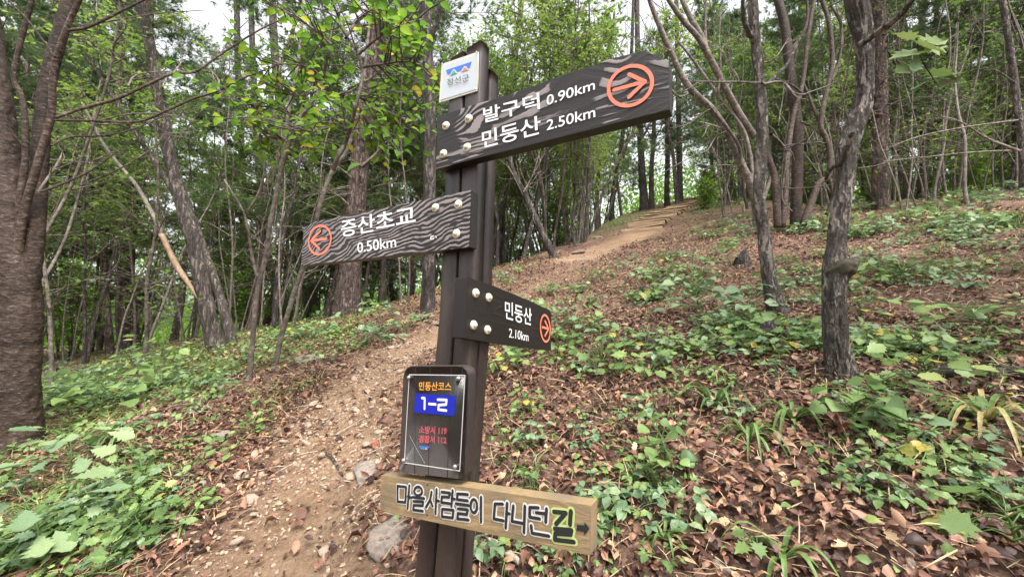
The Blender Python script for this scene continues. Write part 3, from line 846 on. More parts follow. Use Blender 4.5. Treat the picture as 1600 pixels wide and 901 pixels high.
arc = lambda c, w, h, sl: [zp(c[0] - w, c[1] + sl * w)] + [zp(c[0] + w * math.cos(t) * (1 - .45 * math.sin(t)), c[1] - h * math.sin(t) ** 1.3 - sl * w * math.cos(t)) for t in np.linspace(math.pi - .001, .001, 9)]
quadpoly('emblem', em2, arc((1197, 388), 21, 27, .3), MT['plate_white'], cp); quadpoly('emblem', em2, arc((1255, 370), 21, 25, .3), MT['plate_white'], cp)
em3 = em2.off(.0004)
quadpoly('emblem', em3, arc((1197, 388), 14, 20, .3), MT['emblem_green'], cp); quadpoly('emblem', em3, arc((1255, 370), 14, 18, .3), MT['emblem_red'], cp)
put_text('lettering', '정선군', em, zp(1166, 450), zp(1282, 424), zp(1164, 415), MT['grey_print'], cp, .0)
put_text('lettering', 'JEONGSEON COUNTY', em, zp(1178, 458), zp(1272, 433), zp(1178, 453), MT['grey_print'], cp, .0)
bolts(face, [zp(1139, 335), zp(1318, 275), zp(1133, 522), zp(1313, 467)], cp, None, .22, 'screw')

# ---- upper board, points right
z3 = lambda a, b: (650 + a * .27742, 50 + b * .27742)
top = [z3(*p) for p in ((120, 478), (230, 441), (330, 410), (450, 375), (600, 327), (740, 276), (850, 236), (1000, 190), (1100, 150), (1220, 122), (1290, 107), (1320, 117), (1370, 140), (1424, 163))]
bot = [z3(*p) for p in ((115, 772), (330, 714), (1428, 436))]
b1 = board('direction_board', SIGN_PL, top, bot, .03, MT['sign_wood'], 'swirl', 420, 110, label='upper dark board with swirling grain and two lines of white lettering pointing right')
put_text('lettering', '발구덕', SIGN_PL, z3(384, 517), z3(702, 437), z3(380, 432), MT['white_print'], b1, .012)
put_text('lettering', '0.90km', SIGN_PL, z3(738, 418), z3(1010, 328), z3(738, 362), MT['white_print'], b1, .008)
put_text('lettering', '민둥산', SIGN_PL, z3(377, 660), z3(708, 577), z3(373, 562), MT['white_print'], b1, .012)
put_text('lettering', '2.50km', SIGN_PL, z3(738, 558), z3(1012, 482), z3(738, 500), MT['white_print'], b1, .008)
emblem(SIGN_PL, z3(1210, 307), 133 * .27742, 120 * .27742, [[z3(1118, 330), z3(1288, 285)], [z3(1202, 243), z3(1292, 284), z3(1202, 372)]], b1, .0075, .0026, -24 * .27742)
bolts(SIGN_PL, [z3(171, 531), z3(299, 491), z3(157, 688), z3(290, 653)], b1)

# ---- lower left board, points left
z4 = lambda a, b: (460 + a * .22193, 280 + b * .22193)
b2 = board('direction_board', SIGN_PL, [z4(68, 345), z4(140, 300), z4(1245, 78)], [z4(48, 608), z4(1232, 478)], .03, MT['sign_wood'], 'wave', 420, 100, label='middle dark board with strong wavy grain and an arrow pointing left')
put_text('lettering', '증산초교', SIGN_PL, z4(334, 412), z4(860, 318), z4(330, 292), MT['white_print'], b2, .014)
put_text('lettering', '0.50km', SIGN_PL, z4(448, 520), z4(722, 478), z4(446, 446), MT['white_print'], b2, .01)
emblem(SIGN_PL, z4(184, 428), 84 * .22193, 108 * .22193, [[z4(232, 420), z4(128, 432)], [z4(188, 366), z4(124, 432), z4(182, 490)]], b2, .0085, .0026, -14 * .22193)
bolts(SIGN_PL, [z4(996, 202), z4(1157, 180), z4(1144, 385)], b2)
sq = Acc(); stroke_geo(sq, SIGN_PL, [z4(985, 400), z4(966, 408), z4(962, 422), z4(985, 420)], .004, .0025); stroke_geo(sq, SIGN_PL, [z4(1000, 402), z4(1004, 412)], .003, .0025)
ob('bolt_stain', sq.mesh('bolt_stain', MT['white_chalk']), b2)

# ---- small board on the right side, set into the post
z5 = lambda a, b: (600 + a * .25532, 420 + b * .25532)
SB = SIDE_PL.off(.012)
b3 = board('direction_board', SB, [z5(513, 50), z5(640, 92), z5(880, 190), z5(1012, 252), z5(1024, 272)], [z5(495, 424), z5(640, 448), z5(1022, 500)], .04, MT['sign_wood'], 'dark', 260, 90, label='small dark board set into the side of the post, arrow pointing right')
put_text('lettering', '민둥산', SB, z5(736, 306), z5(900, 348), z5(736, 190), MT['white_print'], b3, .012)
put_text('lettering', '2.10km', SB, z5(760, 418), z5(880, 442), z5(762, 362), MT['white_print'], b3, .006)
emblem(SB, z5(983, 363), 33 * .25532, 87 * .25532, [[z5(964, 355), z5(1003, 366)], [z5(981, 318), z5(1003, 366), z5(981, 408)]], b3, .0075, .0026, 12 * .25532)
bolts(SB, [z5(558, 148), z5(638, 175), z5(545, 343), z5(630, 372)], b3)

# ---- number plate: a rounded wooden back, an acrylic sheet held off it by four screws
z6 = lambda a, b: (590 + a * .22198, 560 + b * .22198)
NP = POST_PL.off(.034)
pts = [(140, 770), (150, 742), (178, 130), (186, 92), (205, 62), (240, 50), (560, 48), (600, 54), (628, 78), (640, 120), (612, 800), (604, 838), (585, 850), (560, 850), (190, 806), (160, 796)]
P2 = np.array([NP.uv(*z6(*p)) for p in pts])
nb = len(P2); acc = Acc()
ctr = P2.mean(0); lay_ = [(P2, -.030), (P2, -.004), (ctr + (P2 - ctr) * .985, 0.0)]
V = np.vstack([NP.P(q, w) for q, w in lay_] + [NP.P(ctr, 0.0)]); wcv = np.vstack([np.c_[q[:, 1], q[:, 0], np.full(len(q), w)] for q, w in lay_] + [[[ctr[1], ctr[0], 0]]])
T = [[2 * nb + i, 3 * nb, 2 * nb + (i + 1) % nb] for i in range(nb)]
acc.add(Lc(V), grid_q(3, nb, True), T, .3 + .5 * fbm(wcv[:, 1] * 90, wcv[:, 0] * 3, 0, 3))
plate = tag(ob('number_plate', acc.mesh('number_plate', MT['plate_wood'], False, {'wc': wcv}), post), 'rounded dark wooden plate under a clear acrylic sheet')
# vertical boards of the backing show as grooves
for (x0, x1) in ((268, 262), (372, 358), (520, 492), (598, 575)):
    a = Acc(); stroke_geo(a, NP, [z6(x0, 56), z6(x1, 815 + .07 * (x1 - 262))], .0022, .0006); ob('groove', a.mesh('groove', MT['black_print']), plate)
AC = NP.off(.011)
cor = [(190, 730), (580, 788), (617, 117), (225, 112)]
A4 = np.array([AC.uv(*z6(*p)) for p in cor])
V = np.vstack([AC.P(A4, -.0025), AC.P(A4, .0005)])
ob('acrylic_sheet', Acc().add(Lc(V), [[0, 3, 2, 1], [4, 5, 6, 7], [0, 1, 5, 4], [1, 2, 6, 5], [2, 3, 7, 6], [3, 0, 4, 7]]).mesh('acrylic_sheet', MT['acrylic']), plate)
a = Acc()
for p, q in zip(cor, cor[1:] + cor[:1]): stroke_geo(a, AC, [z6(*p), z6(*q)], .0022, .001)
ob('acrylic_edge', a.mesh('acrylic_edge', MT['acrylic_edge']), plate)
TX = AC.off(.0015)
put_text('lettering', '민둥산코스', TX, z6(290, 222), z6(518, 228), z6(293, 162), MT['amber_print'], plate, .016, 0)
quadpoly('number_panel', TX, [z6(258, 378), z6(538, 402), z6(548, 262), z6(265, 243)], MT['blue_print'], plate)
TN = TX.off(.001); a = Acc()
for s in ([(312, 276), (332, 278), (330, 352)], [(362, 318), (408, 321)], [(424, 288), (486, 290), (482, 322), (430, 326), (428, 358), (484, 364)]): stroke_geo(a, TN, [z6(*p) for p in s], .0062, 0)
ob('lettering', a.mesh('lettering', MT['white_print']), plate)
for body, lb, rb, lt in (('소방서 119', (290, 526), (487, 536), (293, 472)), ('경찰서 112', (287, 590), (484, 602), (289, 536))):
    put_text('lettering', body, TX, z6(*lb), z6(*rb), z6(*lt), MT['pink_print'], plate, .035, 0)
    put_text('lettering', body, TX, z6(*lb), z6(*rb), z6(*lt), MT['red_print'], plate, 0.0, .0006)
quadpoly('emblem', TX, [z6(300, 634), z6(352, 640), z6(365, 616), z6(292, 612)], MT['emblem_blue'], plate)
quadpoly('emblem', TN, [z6(306, 636), z6(326, 638), z6(318, 622)], MT['emblem_green'], plate); quadpoly('emblem', TN, [z6(332, 638), z6(350, 640), z6(342, 622)], MT['amber_print'], plate)
a = Acc(); stroke_geo(a, AC, [z6(228, 540), z6(262, 605), z6(335, 735)], .0007, .0012); ob('scratch', a.mesh('scratch', MT['acrylic_edge']), plate)
sp = np.array([(.0001, .0075), (.003, .007), (.005, .005), (.0058, .002), (.005, -.001), (.0035, -.002), (.0035, -.011)])
Vs = np.stack([sp[:, :1] * np.cos(th), sp[:, :1] * np.sin(th), sp[:, 1:] + 0 * th], -1).reshape(-1, 3)
screw_me = mesh('screw', Vs, grid_q(len(sp), 18, True)[:, ::-1], None, MT['steel'], True)
bolts(AC, [z6(228, 132), z6(575, 138), z6(190, 712), z6(552, 756)], plate, screw_me, 1.0, 'screw')

# ---- raw plank with hand lettering
z7 = lambda a, b: (580 + a * .23125, 720 + b * .23125)
LB = SIGN_PL.off(.006)
b5 = board('trail_plank', LB, [z7(65, 95), z7(300, 132), z7(700, 185), z7(1482, 300)], [z7(62, 335), z7(1482, 636)], .036, MT['raw_timber'], 'plank', 200, 50, .0003, label='raw yellowish plank with black hand lettering outlined in white')
ST = [[(182, 165), (240, 172), (235, 275), (182, 270), (182, 165)], [(262, 162), (250, 318)], [(253, 238), (276, 243)],
      [(322 + 27 * math.cos(t), 200 + 30 * math.sin(t)) for t in np.linspace(0, 6.2832, 11)], [(284, 240), (362, 249)], [(290, 268), (356, 272), (352, 298), (292, 294), (288, 326), (354, 334)],
      [(412, 205), (402, 258), (374, 308)], [(402, 255), (418, 300)], [(446, 188), (438, 352)], [(441, 262), (462, 267)],
      [(480, 205), (536, 212), (530, 241), (482, 237), (478, 276), (536, 283)], [(554, 195), (546, 302)], [(549, 250), (568, 253)], [(484, 320), (560, 328), (554, 380), (482, 371), (484, 320)],
      [(656, 222), (586, 217), (584, 256), (656, 264)], [(576, 284), (662, 296)], [(590, 318), (656, 325), (650, 357), (590, 349), (586, 386), (662, 393)],
      [(698 + 22 * math.cos(t), 300 + 46 * math.sin(t)) for t in np.linspace(0, 6.2832, 13)], [(746, 240), (745, 408)],
      [(892, 286), (840, 285), (832, 386), (896, 398)], [(922, 280), (912, 448)], [(917, 348), (938, 352)],
      [(964, 298), (954, 402), (1026, 416)], [(1042, 300), (1035, 478)],
      [(1132, 311), (1075, 309), (1074, 374), (1142, 386)], [(1118, 344), (1182, 352)], [(1188, 318), (1182, 408)], [(1084, 432), (1090, 482), (1204, 502)]]
ST2 = [[(1238, 338), (1318, 346), (1252, 420)], [(1352, 334), (1346, 424)], [(1244, 453), (1356, 462), (1350, 491), (1248, 484), (1244, 526), (1372, 541)]]
for strokes, w, lift, mt, nm in ((ST, .0128, .001, 'white_chalk', 'lettering_outline'), (ST2, .0165, .001, 'lime_chalk', 'lettering_outline'), (ST, .0066, .0022, 'black_print', 'lettering'), (ST2, .0085, .0022, 'black_print', 'lettering')):
    a = Acc()
    for s in strokes: stroke_geo(a, LB, [z7(*p) for p in s], w, lift)
    ob(nm, a.mesh(nm, MT[mt]), b5)
quadpoly('arrow', LB.off(.0016), [z7(*p) for p in ((1388, 468), (1390, 428), (1440, 434), (1441, 410), (1476, 456), (1438, 500), (1439, 476))], MT['black_print'], b5)
for p in ((380, 158), (377, 362)):
    a = Acc(); stroke_geo(a, LB, [z7(*p), z7(p[0] + 4, p[1] + 1)], .003, .001); ob('nail', a.mesh('nail', MT['black_print']), b5)
# ------------------------------------------------------------------ tree builders
def needles_tuft(n=9, L=.085, w=.006, seed=0):
    r_ = np.random.default_rng(seed); V, T = [], []
    for k in range(n):
        d = nz([.9, r_.normal() * .55, r_.normal() * .55 + .12]); s = nz(np.cross(d, r_.normal(size=3))) * w / 2
        i = len(V); V += [-s, s, d * L * (.7 + .5 * r_.random())]; T.append([i, i + 1, i + 2])
    return np.array(V), [], np.array(T)
TUFTS = [needles_tuft(12, .1, .009, s) for s in range(3)]

def polyline_branch(p, d, L, n, wander, sag, r_):
    P = [np.array(p, float)]; d = nz(d)
    for k in range(n):
        d = nz(d + wander * r_.normal(size=3) + [0, 0, sag]); P.append(P[-1] + d * L / n)
    return np.array(P)

def pine_variant(seed, Hh=12.0, r0=.15, bare=3.4, dens=1.0, dead=42):
    """trunk, dead branches and boughs with their twigs, and needle crown of one pine, root at the origin"""
    r_ = np.random.default_rng(seed)
    tw, cw, tr = Acc(), Acc(), Acc()
    axis = np.array([[0.0, 0, -.3]] + [[.12 * r_.normal() * z / 6, .12 * r_.normal() * z / 6, z] for z in np.linspace(0, Hh, 8)])
    axis[1, :2] = 0
    rad = np.r_[r0 * 1.25, r0 * 1.1, np.linspace(r0 * .95, .02, 7)]
    C = tube(tr, axis, rad, 10, 40)
    ctr = lambda z: np.array([np.interp(z, C[:, 2], C[:, 0]), np.interp(z, C[:, 2], C[:, 1]), z])
    for k in range(dead):
        z = .9 + (bare + 1.2 - .9) * r_.random(); a = 6.28 * r_.random()
        P = polyline_branch(ctr(z), [math.cos(a), math.sin(a), .25 - .5 * r_.random()], .5 + 1.5 * r_.random(), 5, .13, -.05, r_)
        tube(tw, P, np.linspace(.012, .002, len(P)), 4, 7, cap=False)
        for q in range(3):
            i = r_.integers(1, 5); P2 = polyline_branch(P[i], (P[i] - P[i-1]) + .05 * r_.normal(size=3) + [0, 0, -.03], .2 + .4 * r_.random(), 3, .2, -.05, r_)
            tube(tw, P2, np.linspace(.005, .0015, len(P2)), 3, 4, cap=False)
    pos, dr = [], []
    z = bare
    while z < Hh - .3:
        for a in 6.28 * r_.random() + np.arange(5) * 1.256 + .3 * r_.normal(size=5):
            if r_.random() > .9 * dens: continue
            f = (z - bare) / (Hh - bare); L = (2.5 * (1 - f) ** .8 + .35) * (.7 + .5 * r_.random())
            P = polyline_branch(ctr(z), [math.cos(a), math.sin(a), .12 + .5 * f], L, 7, .09, -.02 + .02 * f, r_)
            tube(tw, P, np.linspace(.022 * (1.2 - f), .003, len(P)), 4, 8, cap=False)
            S = spline(P, 30)
            for q in range(int(9 + 9 * L)):
                t = .25 + .75 * r_.random(); i = min(28, int(t * 29)); fd = nz(S[i + 1] - S[i])
                sd = nz(np.cross(fd, [0, 0, 1.0])) * r_.choice([-1, 1])
                P2 = polyline_branch(S[i], fd * .7 + sd + [0, 0, .1], (.2 + .45 * r_.random()) * min(1, L), 3, .15, -.02, r_)
                if q % 2 == 0: tube(tw, P2, np.linspace(.005, .002, 4), 3, 4, cap=False)
                S2 = spline(P2, 6)
                for w in range(1, 6):
                    pos.append(S2[w] + .03 * r_.normal(size=3)); dr.append(nz(S2[w] - S2[w - 1]) + .25 * r_.normal(size=3))
        z += .42 + .2 * r_.random()
    pos, dr = np.array(pos), np.array(dr)
    N = len(pos); F = frames(dr, np.array([0, 0, 1.0]) + .3 * r_.normal(size=(N, 3)))
    k = r_.integers(0, 3, N); clump = fbm(pos[:, 0] * .9 + seed, pos[:, 1] * .9, pos[:, 2] * .9, 2)
    tint = np.clip(clump * .8 + .25 * r_.random(N) - .02, 0, 1)
    for q in range(3):
        scatter(cw, TUFTS[q], pos[k == q], F[k == q], 1.25 + .6 * r_.random((k == q).sum()), tint[k == q])
    return tr.mesh('trunk', MT['bark_pine'], True), tw.mesh('twigs', MT['twig']), cw.mesh('crown', MT['needle'])  # the twigs mesh joins dead branches and live boughs with their twigs

def broadleaf_variant(seed, Hh=8.0, r0=.06, stems=1, fork=.35, leaves=1.0, lmat='leaf_canopy', lsize=.085, barkm='bark_grey', low=.38):
    r_ = np.random.default_rng(seed)
    tr, tw, cw = Acc(), Acc(), Acc(); pos, dr = [], []
    for s in range(stems):
        a = 6.28 * r_.random(); lean = .05 + (.22 if stems > 1 else .06) * r_.random()
        P = polyline_branch([.06 * math.cos(a) * (stems > 1), .06 * math.sin(a) * (stems > 1), -.2], [lean * math.cos(a), lean * math.sin(a), 1], Hh * (.75 + .3 * r_.random()), 9, .07, .03, r_)
        rad = np.linspace(r0 * (1.1 if stems == 1 else .7), .008, len(P)); rad[0] *= 1.25
        tube(tr, P, rad, 8, 30)
        S = spline(P, 60)
        for q in range(int(16 * leaves) + 7):
            t = low + (1 - low) * r_.random() ** .8; i = min(58, int(t * 59)); a2 = 6.28 * r_.random()
            L = (1.6 - 1.0 * t) * (.5 + .7 * r_.random()) * Hh / 8
            B = polyline_branch(S[i], [math.cos(a2), math.sin(a2), .75], L, 5, .14, -.03, r_)
            tube(tw, B, np.linspace(.011, .003, 6), 4, 9, cap=False)
            SB_ = spline(B, 16)
            for w in range(6):
                j = r_.integers(4, 15); d0 = nz(SB_[j + 1] - SB_[j] if j < 15 else SB_[j] - SB_[j - 1])
                T2 = polyline_branch(SB_[j], d0 + .8 * r_.normal(size=3), .25 + .35 * r_.random(), 3, .15, -.02, r_)
                tube(tw, T2, np.linspace(.004, .0015, 4), 3, 4, cap=False)
                S3 = spline(T2, 8)
                for e in range(int(7 * leaves) + 1):
                    g = r_.integers(2, 8); pos.append(S3[g]); dr.append(nz(nz(S3[-1] - S3[0]) * .6 + r_.normal(size=3) * [.9, .9, .35] + [0, 0, -.18]))
    pos, dr = np.array(pos), np.array(dr); N = len(pos)
    F = frames(dr, np.array([0, 0, 1.0]) + .35 * r_.normal(size=(N, 3)))
    tint = np.clip(.75 * fbm(pos[:, 0] * .8 + seed, pos[:, 1] * .8, pos[:, 2] * .8, 2) + .45 * (r_.random(N) - .2), 0, 1)
    quad = (np.array([[0, 0, 0], [.5, -.27, .04], [1, 0, -.04], [.5, .27, .04]]), [[0, 1, 2, 3]], [])
    scatter(cw, quad, pos, F, lsize * (.7 + .6 * r_.random(N)), tint)
    return tr.mesh('trunk', MT[barkm], True), tw.mesh('twigs', MT['twig']), cw.mesh('crown', MT[lmat])

PINES = [pine_variant(31 + k, *a) for k, a in enumerate([(12.5, .125, 3.6, .75), (11, .11, 2.6, .65), (13.5, .14, 4.6, .75), (10, .09, 1.9, .6)])]
BROADS = [broadleaf_variant(61, 9, .055, 1, leaves=1.4, lmat='leaf_light'), broadleaf_variant(62, 7.5, .04, 3, leaves=1.1, barkm='bark_smooth', lmat='leaf_light'), broadleaf_variant(63, 8.5, .05, 1, leaves=1.7, barkm='bark_dark'),
          broadleaf_variant(64, 6.5, .04, 4, leaves=.8, lmat='leaf_light'), broadleaf_variant(65, 10, .07, 2, leaves=1.7)]
BUSHES = [broadleaf_variant(71, 1.9, .02, 4, leaves=.6, lmat='leaf_bright', lsize=.1, low=.1), broadleaf_variant(72, 2.6, .022, 3, leaves=.8, lmat='leaf_bright', lsize=.1, low=.1)]

BARE = [broadleaf_variant(81, 6.5, .035, 2, leaves=.12, barkm='bark_smooth', low=.15), broadleaf_variant(82, 5.5, .028, 1, leaves=.15, barkm='bark_smooth', low=.1)]
protos = {}
def plant_tree(kind, variant, name, label, cat, group, loc, rz, sc_, tilt=(0, 0)):
    key = (name, id(variant))
    if key not in protos:
        t = thing(name, label, cat, loc, rz, group, sc_); t.rotation_euler = (tilt[0], tilt[1], rz)
        ob('trunk', variant[0], t); tw_ = ob('twigs', variant[1], t); tw_['kind'] = 'stuff'; cr = ob('crown', variant[2], t)
        protos[key] = t; return t
    return copy_tree(protos[key], loc, rz, sc_, label, group, tilt)

def pixel_of(p):
    d = np.asarray(p) - EYE; z = d @ FWD
    return (CXP + FPX * (d @ RGT) / z, CYP - FPX * (d @ UPV) / z) if z > .1 else (1e9, 1e9)

TAKEN = []
def free(x, y, gap):
    return all((x - a) ** 2 + (y - b) ** 2 > gap * gap for a, b in TAKEN)

def wild(n, kind, variants, name, label, cat, group, a0, a1, r0, r1, gap, s0, s1, avoid=((945, 1112),), rmin_avoid=28):
    c = 0; tries = 0
    while c < n and tries < n * 60:
        tries += 1
        r = math.sqrt(r0**2 + (r1**2 - r0**2) * rng.random()); t = math.radians(a0 + (a1 - a0) * rng.random())
        x, y = r * math.sin(t), r * math.cos(t)
        if not free(x, y, gap): continue
        z = Hs(x, y); px, _ = pixel_of([x, y, z + .5])
        if r < rmin_avoid and any(a < px < b for a, b in avoid): continue
        TAKEN.append((x, y))
        plant_tree(kind, variants[rng.integers(len(variants))], name, label, cat, group, (x, y, z), 6.28 * rng.random(), s0 + (s1 - s0) * rng.random(), (.05 * rng.normal(), .05 * rng.normal()))
        c += 1

# ------------------------------------------------------------------ trees copied from the photograph one by one
def ridged(amp, cells, stretch):
    """deep bark plates: ridges round the trunk, broken along its length"""
    def f(th, s, r):
        x, y = np.cos(th) * cells / 6.28, np.sin(th) * cells / 6.28
        a = fbm(x, y, s * stretch, 4); return amp * r * (np.abs(a - .5) * -5 + .9) + .25 * amp * r * (fbm(x * .3, y * .3, s * 2.2, 2) - .5) * 4
    return f

def traced(name, label, cat, base_px, stems, barkm, sides=12, bump=None, group=None, extra_root=.25, shrink=.95, branch_mat=None, far=22.0, crown=None):
    """stems: list of (pixel polyline from the ground up, pixel widths, depth drift). The first is the trunk, the others are branches."""
    p = march(*base_px, H)
    if p is None:                                          # rooted beyond the crest
        q = at(*base_px, far); p = np.array([q[0], q[1], min(q[2], Hs(q[0], q[1]))])
    depth = float((p - EYE) @ FWD); TAKEN.append((p[0], p[1]))
    root = thing(name, label, cat, p, 0, group)
    for k, (pts, wd, drift) in enumerate(stems):
        n_ = len(pts); wd = np.interp(np.linspace(0, 1, n_), np.linspace(0, 1, len(wd)), wd)
        dd = depth + (drift[0] + (drift[1] - drift[0]) * np.linspace(0, 1, n_) if isinstance(drift, tuple) else drift * np.linspace(0, 1, n_))
        P = np.array([at(a, b_, d) for (a, b_), d in zip(pts, dd)]) - p
        R_ = shrink * np.array([w / 2 * d / FPX / math.sqrt(1 + ((a - CXP) / FPX) ** 2) for (a, b_), w, d in zip(pts, wd, dd)])
        if k == 0:
            zr = min(0.0, Hs(*(p + P[0])[:2]) - p[2])
            P = np.vstack([[P[0][0], P[0][1], min(zr, P[0][2]) - extra_root], P]); R_ = np.r_[R_[0] * 1.3, R_ * np.r_[1.12, np.ones(n_ - 1)]]
        if k == 0: TR_ = P
        acc = Acc(); L_ = np.sum(np.linalg.norm(np.diff(P, axis=0), axis=1))
        fine = bump is not None and (k == 0 or sides > 30)
        tube(acc, P, R_, sides if k == 0 else max(6, sides // 2), max(12, int(L_ * (70 if fine else 14))), bump=bump if fine else None)
        nm = 'trunk' if k == 0 else 'branch'
        ob(nm, acc.mesh(nm, MT[barkm if k == 0 else (branch_mat or barkm)], True), root)
    if crown is not None:                                  # the live top of a pine, above its bare trunk
        v = PINES[crown]; zc = 4.2; i = int(np.argmin(np.abs(TR_[:, 2] - zc)))
        for nm, me in (('twigs', v[1]), ('crown', v[2])):
            o = ob(nm, me, root, (TR_[i][0], TR_[i][1], .8), (0, 0, 1.3 * crown))
            if nm == 'twigs': o['kind'] = 'stuff'
    return root, p, depth

def twigs_for(root, p, depth, specs, matl='twig', name='twigs'):
    """fine side twigs: (pixel points, width px, depth offset) joined in one part"""
    acc = Acc(); r_ = np.random.default_rng(abs(hash(tuple(specs[0][0][0]))) % 1000)
    for pts, w, dz in specs:
        P = np.array([at(a, b_, depth + dz + .12 * r_.normal()) for a, b_ in pts]) - p
        rr0 = w / 2 * depth / FPX
        tube(acc, P, np.linspace(rr0, rr0 * .3, len(P)), 5, None, cap=False)
        for q in range(4):
            i = r_.integers(0, len(P) - 1); d = nz(P[i + 1] - P[i]) + .6 * r_.normal(size=3)
            P2 = polyline_branch(P[i] + (P[i+1] - P[i]) * r_.random(), d, .1 * depth * (.4 + r_.random()), 4, .2, 0, r_)
            tube(acc, P2, np.linspace(rr0 * .45, rr0 * .2, len(P2)), 4, 6, cap=False)
    o = ob(name, acc.mesh(name, MT[matl]), root); o['kind'] = 'stuff'
    return o

# cherry with many stems at the left edge
rt, p, d = traced('cherry_tree', 'big many stemmed cherry tree with dark banded bark at the left edge of the slope', 'tree', (28, 700),
    [([(22, 700), (26, 620), (30, 540), (32, 470), (22, 380), (8, 280), (-8, 150), (-30, 0), (-45, -120)], [125, 108, 100, 96, 84, 78, 66], .0),
     ([(38, 500), (55, 380), (62, 250), (72, 140), (92, 60), (108, 0), (135, -90)], [46, 44, 40, 36, 30], (.0, .1)),
     ([(30, 420), (30, 330), (40, 240), (36, 160), (22, 120), (34, 60), (50, 0), (62, -60)], [20, 18, 15, 14, 12], (-.02, -.2)),
     ([(22, 455), (34, 350), (58, 260), (80, 180), (84, 110), (102, 50), (126, -5), (150, -70)], [26, 22, 19, 17, 14, 12], (-.03, -.3)),
     ([(106, 48), (135, 43), (165, 30), (200, 12), (232, -4), (270, -30)], [9, 8, 6, 4], (-.3, -.1)),
     ([(86, 184), (120, 172), (180, 155), (225, 135), (270, 115), (305, 112), (345, 85), (400, 50), (440, 30)], [10, 9, 7, 5, 3], (-.25, .4)),
     ([(84, 188), (150, 189), (215, 190), (262, 172), (300, 155), (340, 142), (385, 120), (430, 104)], [7, 7, 6, 3], (-.25, .35)),
     ([(80, 228), (112, 214), (160, 212), (205, 203), (255, 182)], [6, 5, 3], (-.22, .3)),
     ([(62, 300), (95, 288), (135, 270), (165, 250), (192, 230)], [7, 6, 3], (-.2, .1)),
     ([(86, 90), (50, 40), (20, 8), (0, -12)], [7, 6, 5], (-.32, -.4)),
     ([(38, 230), (16, 205), (-10, 185)], [6, 5, 4], (-.3, -.4))],
    'bark_cherry', 36, ridged(.1, 18, 9), shrink=.71)
twigs_for(rt, p, d, [([(200, 135), (212, 118), (250, 112), (330, 110)], 3, .1), ([(152, 190), (200, 178), (260, 176), (330, 160)], 3, .1), ([(60, 300), (90, 255), (100, 232)], 4, -.1),
                     ([(150, 280), (190, 262), (240, 230), (260, 205)], 3, .1), ([(72, 250), (110, 252), (160, 255)], 3, 0), ([(128, 40), (180, 32), (240, 22), (320, 16)], 3, .1),
                     ([(330, 112), (342, 125), (340, 142)], 4, .3), ([(270, 116), (285, 90), (275, 50), (272, 20)], 2, .2), ([(345, 85), (360, 60), (390, 30)], 3, .3)])

# the pines and crooked trees of the left middle distance
rt, p, d = traced('pine_tree', 'straight reddish pine with the thickest trunk among those left of the trail', 'tree', (203, 545),
    [([(203, 545), (199, 480), (196, 420), (201, 340), (205, 270), (208, 200), (222, 120), (228, 40), (232, -60), (236, -200)], [35, 32, 30, 27, 25, 20], 0)], 'bark_pine', 22, ridged(.05, 9, 5), crown=0)
twigs_for(rt, p, d, [([(190, 440), (160, 415), (130, 392), (98, 378)], 4, -.1), ([(192, 460), (160, 448), (128, 441)], 3, -.1), ([(190, 375), (165, 350), (130, 335), (70, 320)], 3, -.2), ([(200, 345), (188, 330), (175, 316)], 4, 0),
                     ([(214, 340), (232, 328), (245, 318)], 3, 0), ([(210, 432), (222, 428)], 3, 0), ([(215, 250), (240, 230), (262, 222)], 3, 0)])
traced('pine_tree', 'slim reddish pine just left of the thickest pine', 'tree', (172, 552),
    [([(172, 552), (166, 470), (163, 400), (168, 330), (176, 260), (183, 180), (188, 90), (187, 0), (186, -120)], [15, 14, 13, 12, 9], .3)], 'bark_pine', 14, ridged(.06, 6, 6), crown=1)
rt, p, d = traced('crooked_tree', 'grey barked tree leaning left with a fork at head height beside the thickest pine', 'tree', (338, 548),
    [([(338, 548), (325, 490), (313, 430), (300, 370), (286, 320), (268, 255), (252, 170), (240, 100), (228, 40), (215, -20), (200, -120)], [33, 30, 27, 24, 21, 17], 0),
     ([(284, 322), (262, 285), (240, 250), (215, 212), (188, 170), (160, 125), (130, 75), (100, 30)], [13, 12, 10, 8, 6], (.0, -.5)),
     ([(340, 150), (300, 190), (275, 225), (262, 240)], [3, 4, 5], (.5, 0))], 'bark_grey', 30, ridged(.14, 14, 6), shrink=.82)
traced('crooked_tree', 'thin grey trunk leaning left close behind the forked leaning tree', 'tree', (362, 538),
    [([(362, 538), (348, 480), (335, 435), (322, 400), (305, 350), (280, 290), (255, 230)], [17, 15, 13, 10], .4)], 'bark_grey', 12, ridged(.08, 6, 5))
# broken limb hanging against it
P = np.array([at(a, b_, d - .15 + .02 * k) for k, (a, b_) in enumerate([(309, 468), (296, 445), (276, 415), (252, 366), (244, 345), (232, 322), (212, 288), (180, 250), (160, 222), (148, 198), (128, 160)])])
MT['limb'] = bark('weathered limb', [(0, (.08, .066, .055)), (.5, (.165, .14, .118)), (1, (.27, .24, .205))], 14, (1, 1, .5), .006)
MT['fresh_break'] = bark('torn wood', [(0, (.13, .085, .055)), (.5, (.24, .16, .105)), (1, (.34, .25, .18))], 20, (1, 1, .3), .006)
o = thing('broken_limb', None, None, P[0]); acc = Acc(); tube(acc, P[3:] - P[0], np.linspace(.034, .014, len(P) - 3), 8, 40); ob('bark_length', acc.mesh('bark_length', MT['limb'], True), o)
acc = Acc(); tube(acc, P[:4] - P[0], [.004, .024, .034, .033], 8, 16, bump=ridged(.3, 5, 12)); ob('broken_end', acc.mesh('broken_end', MT['fresh_break'], True), o)
tag(o, 'pale broken limb hung up slantwise against the forked leaning tree', 'dead branch')
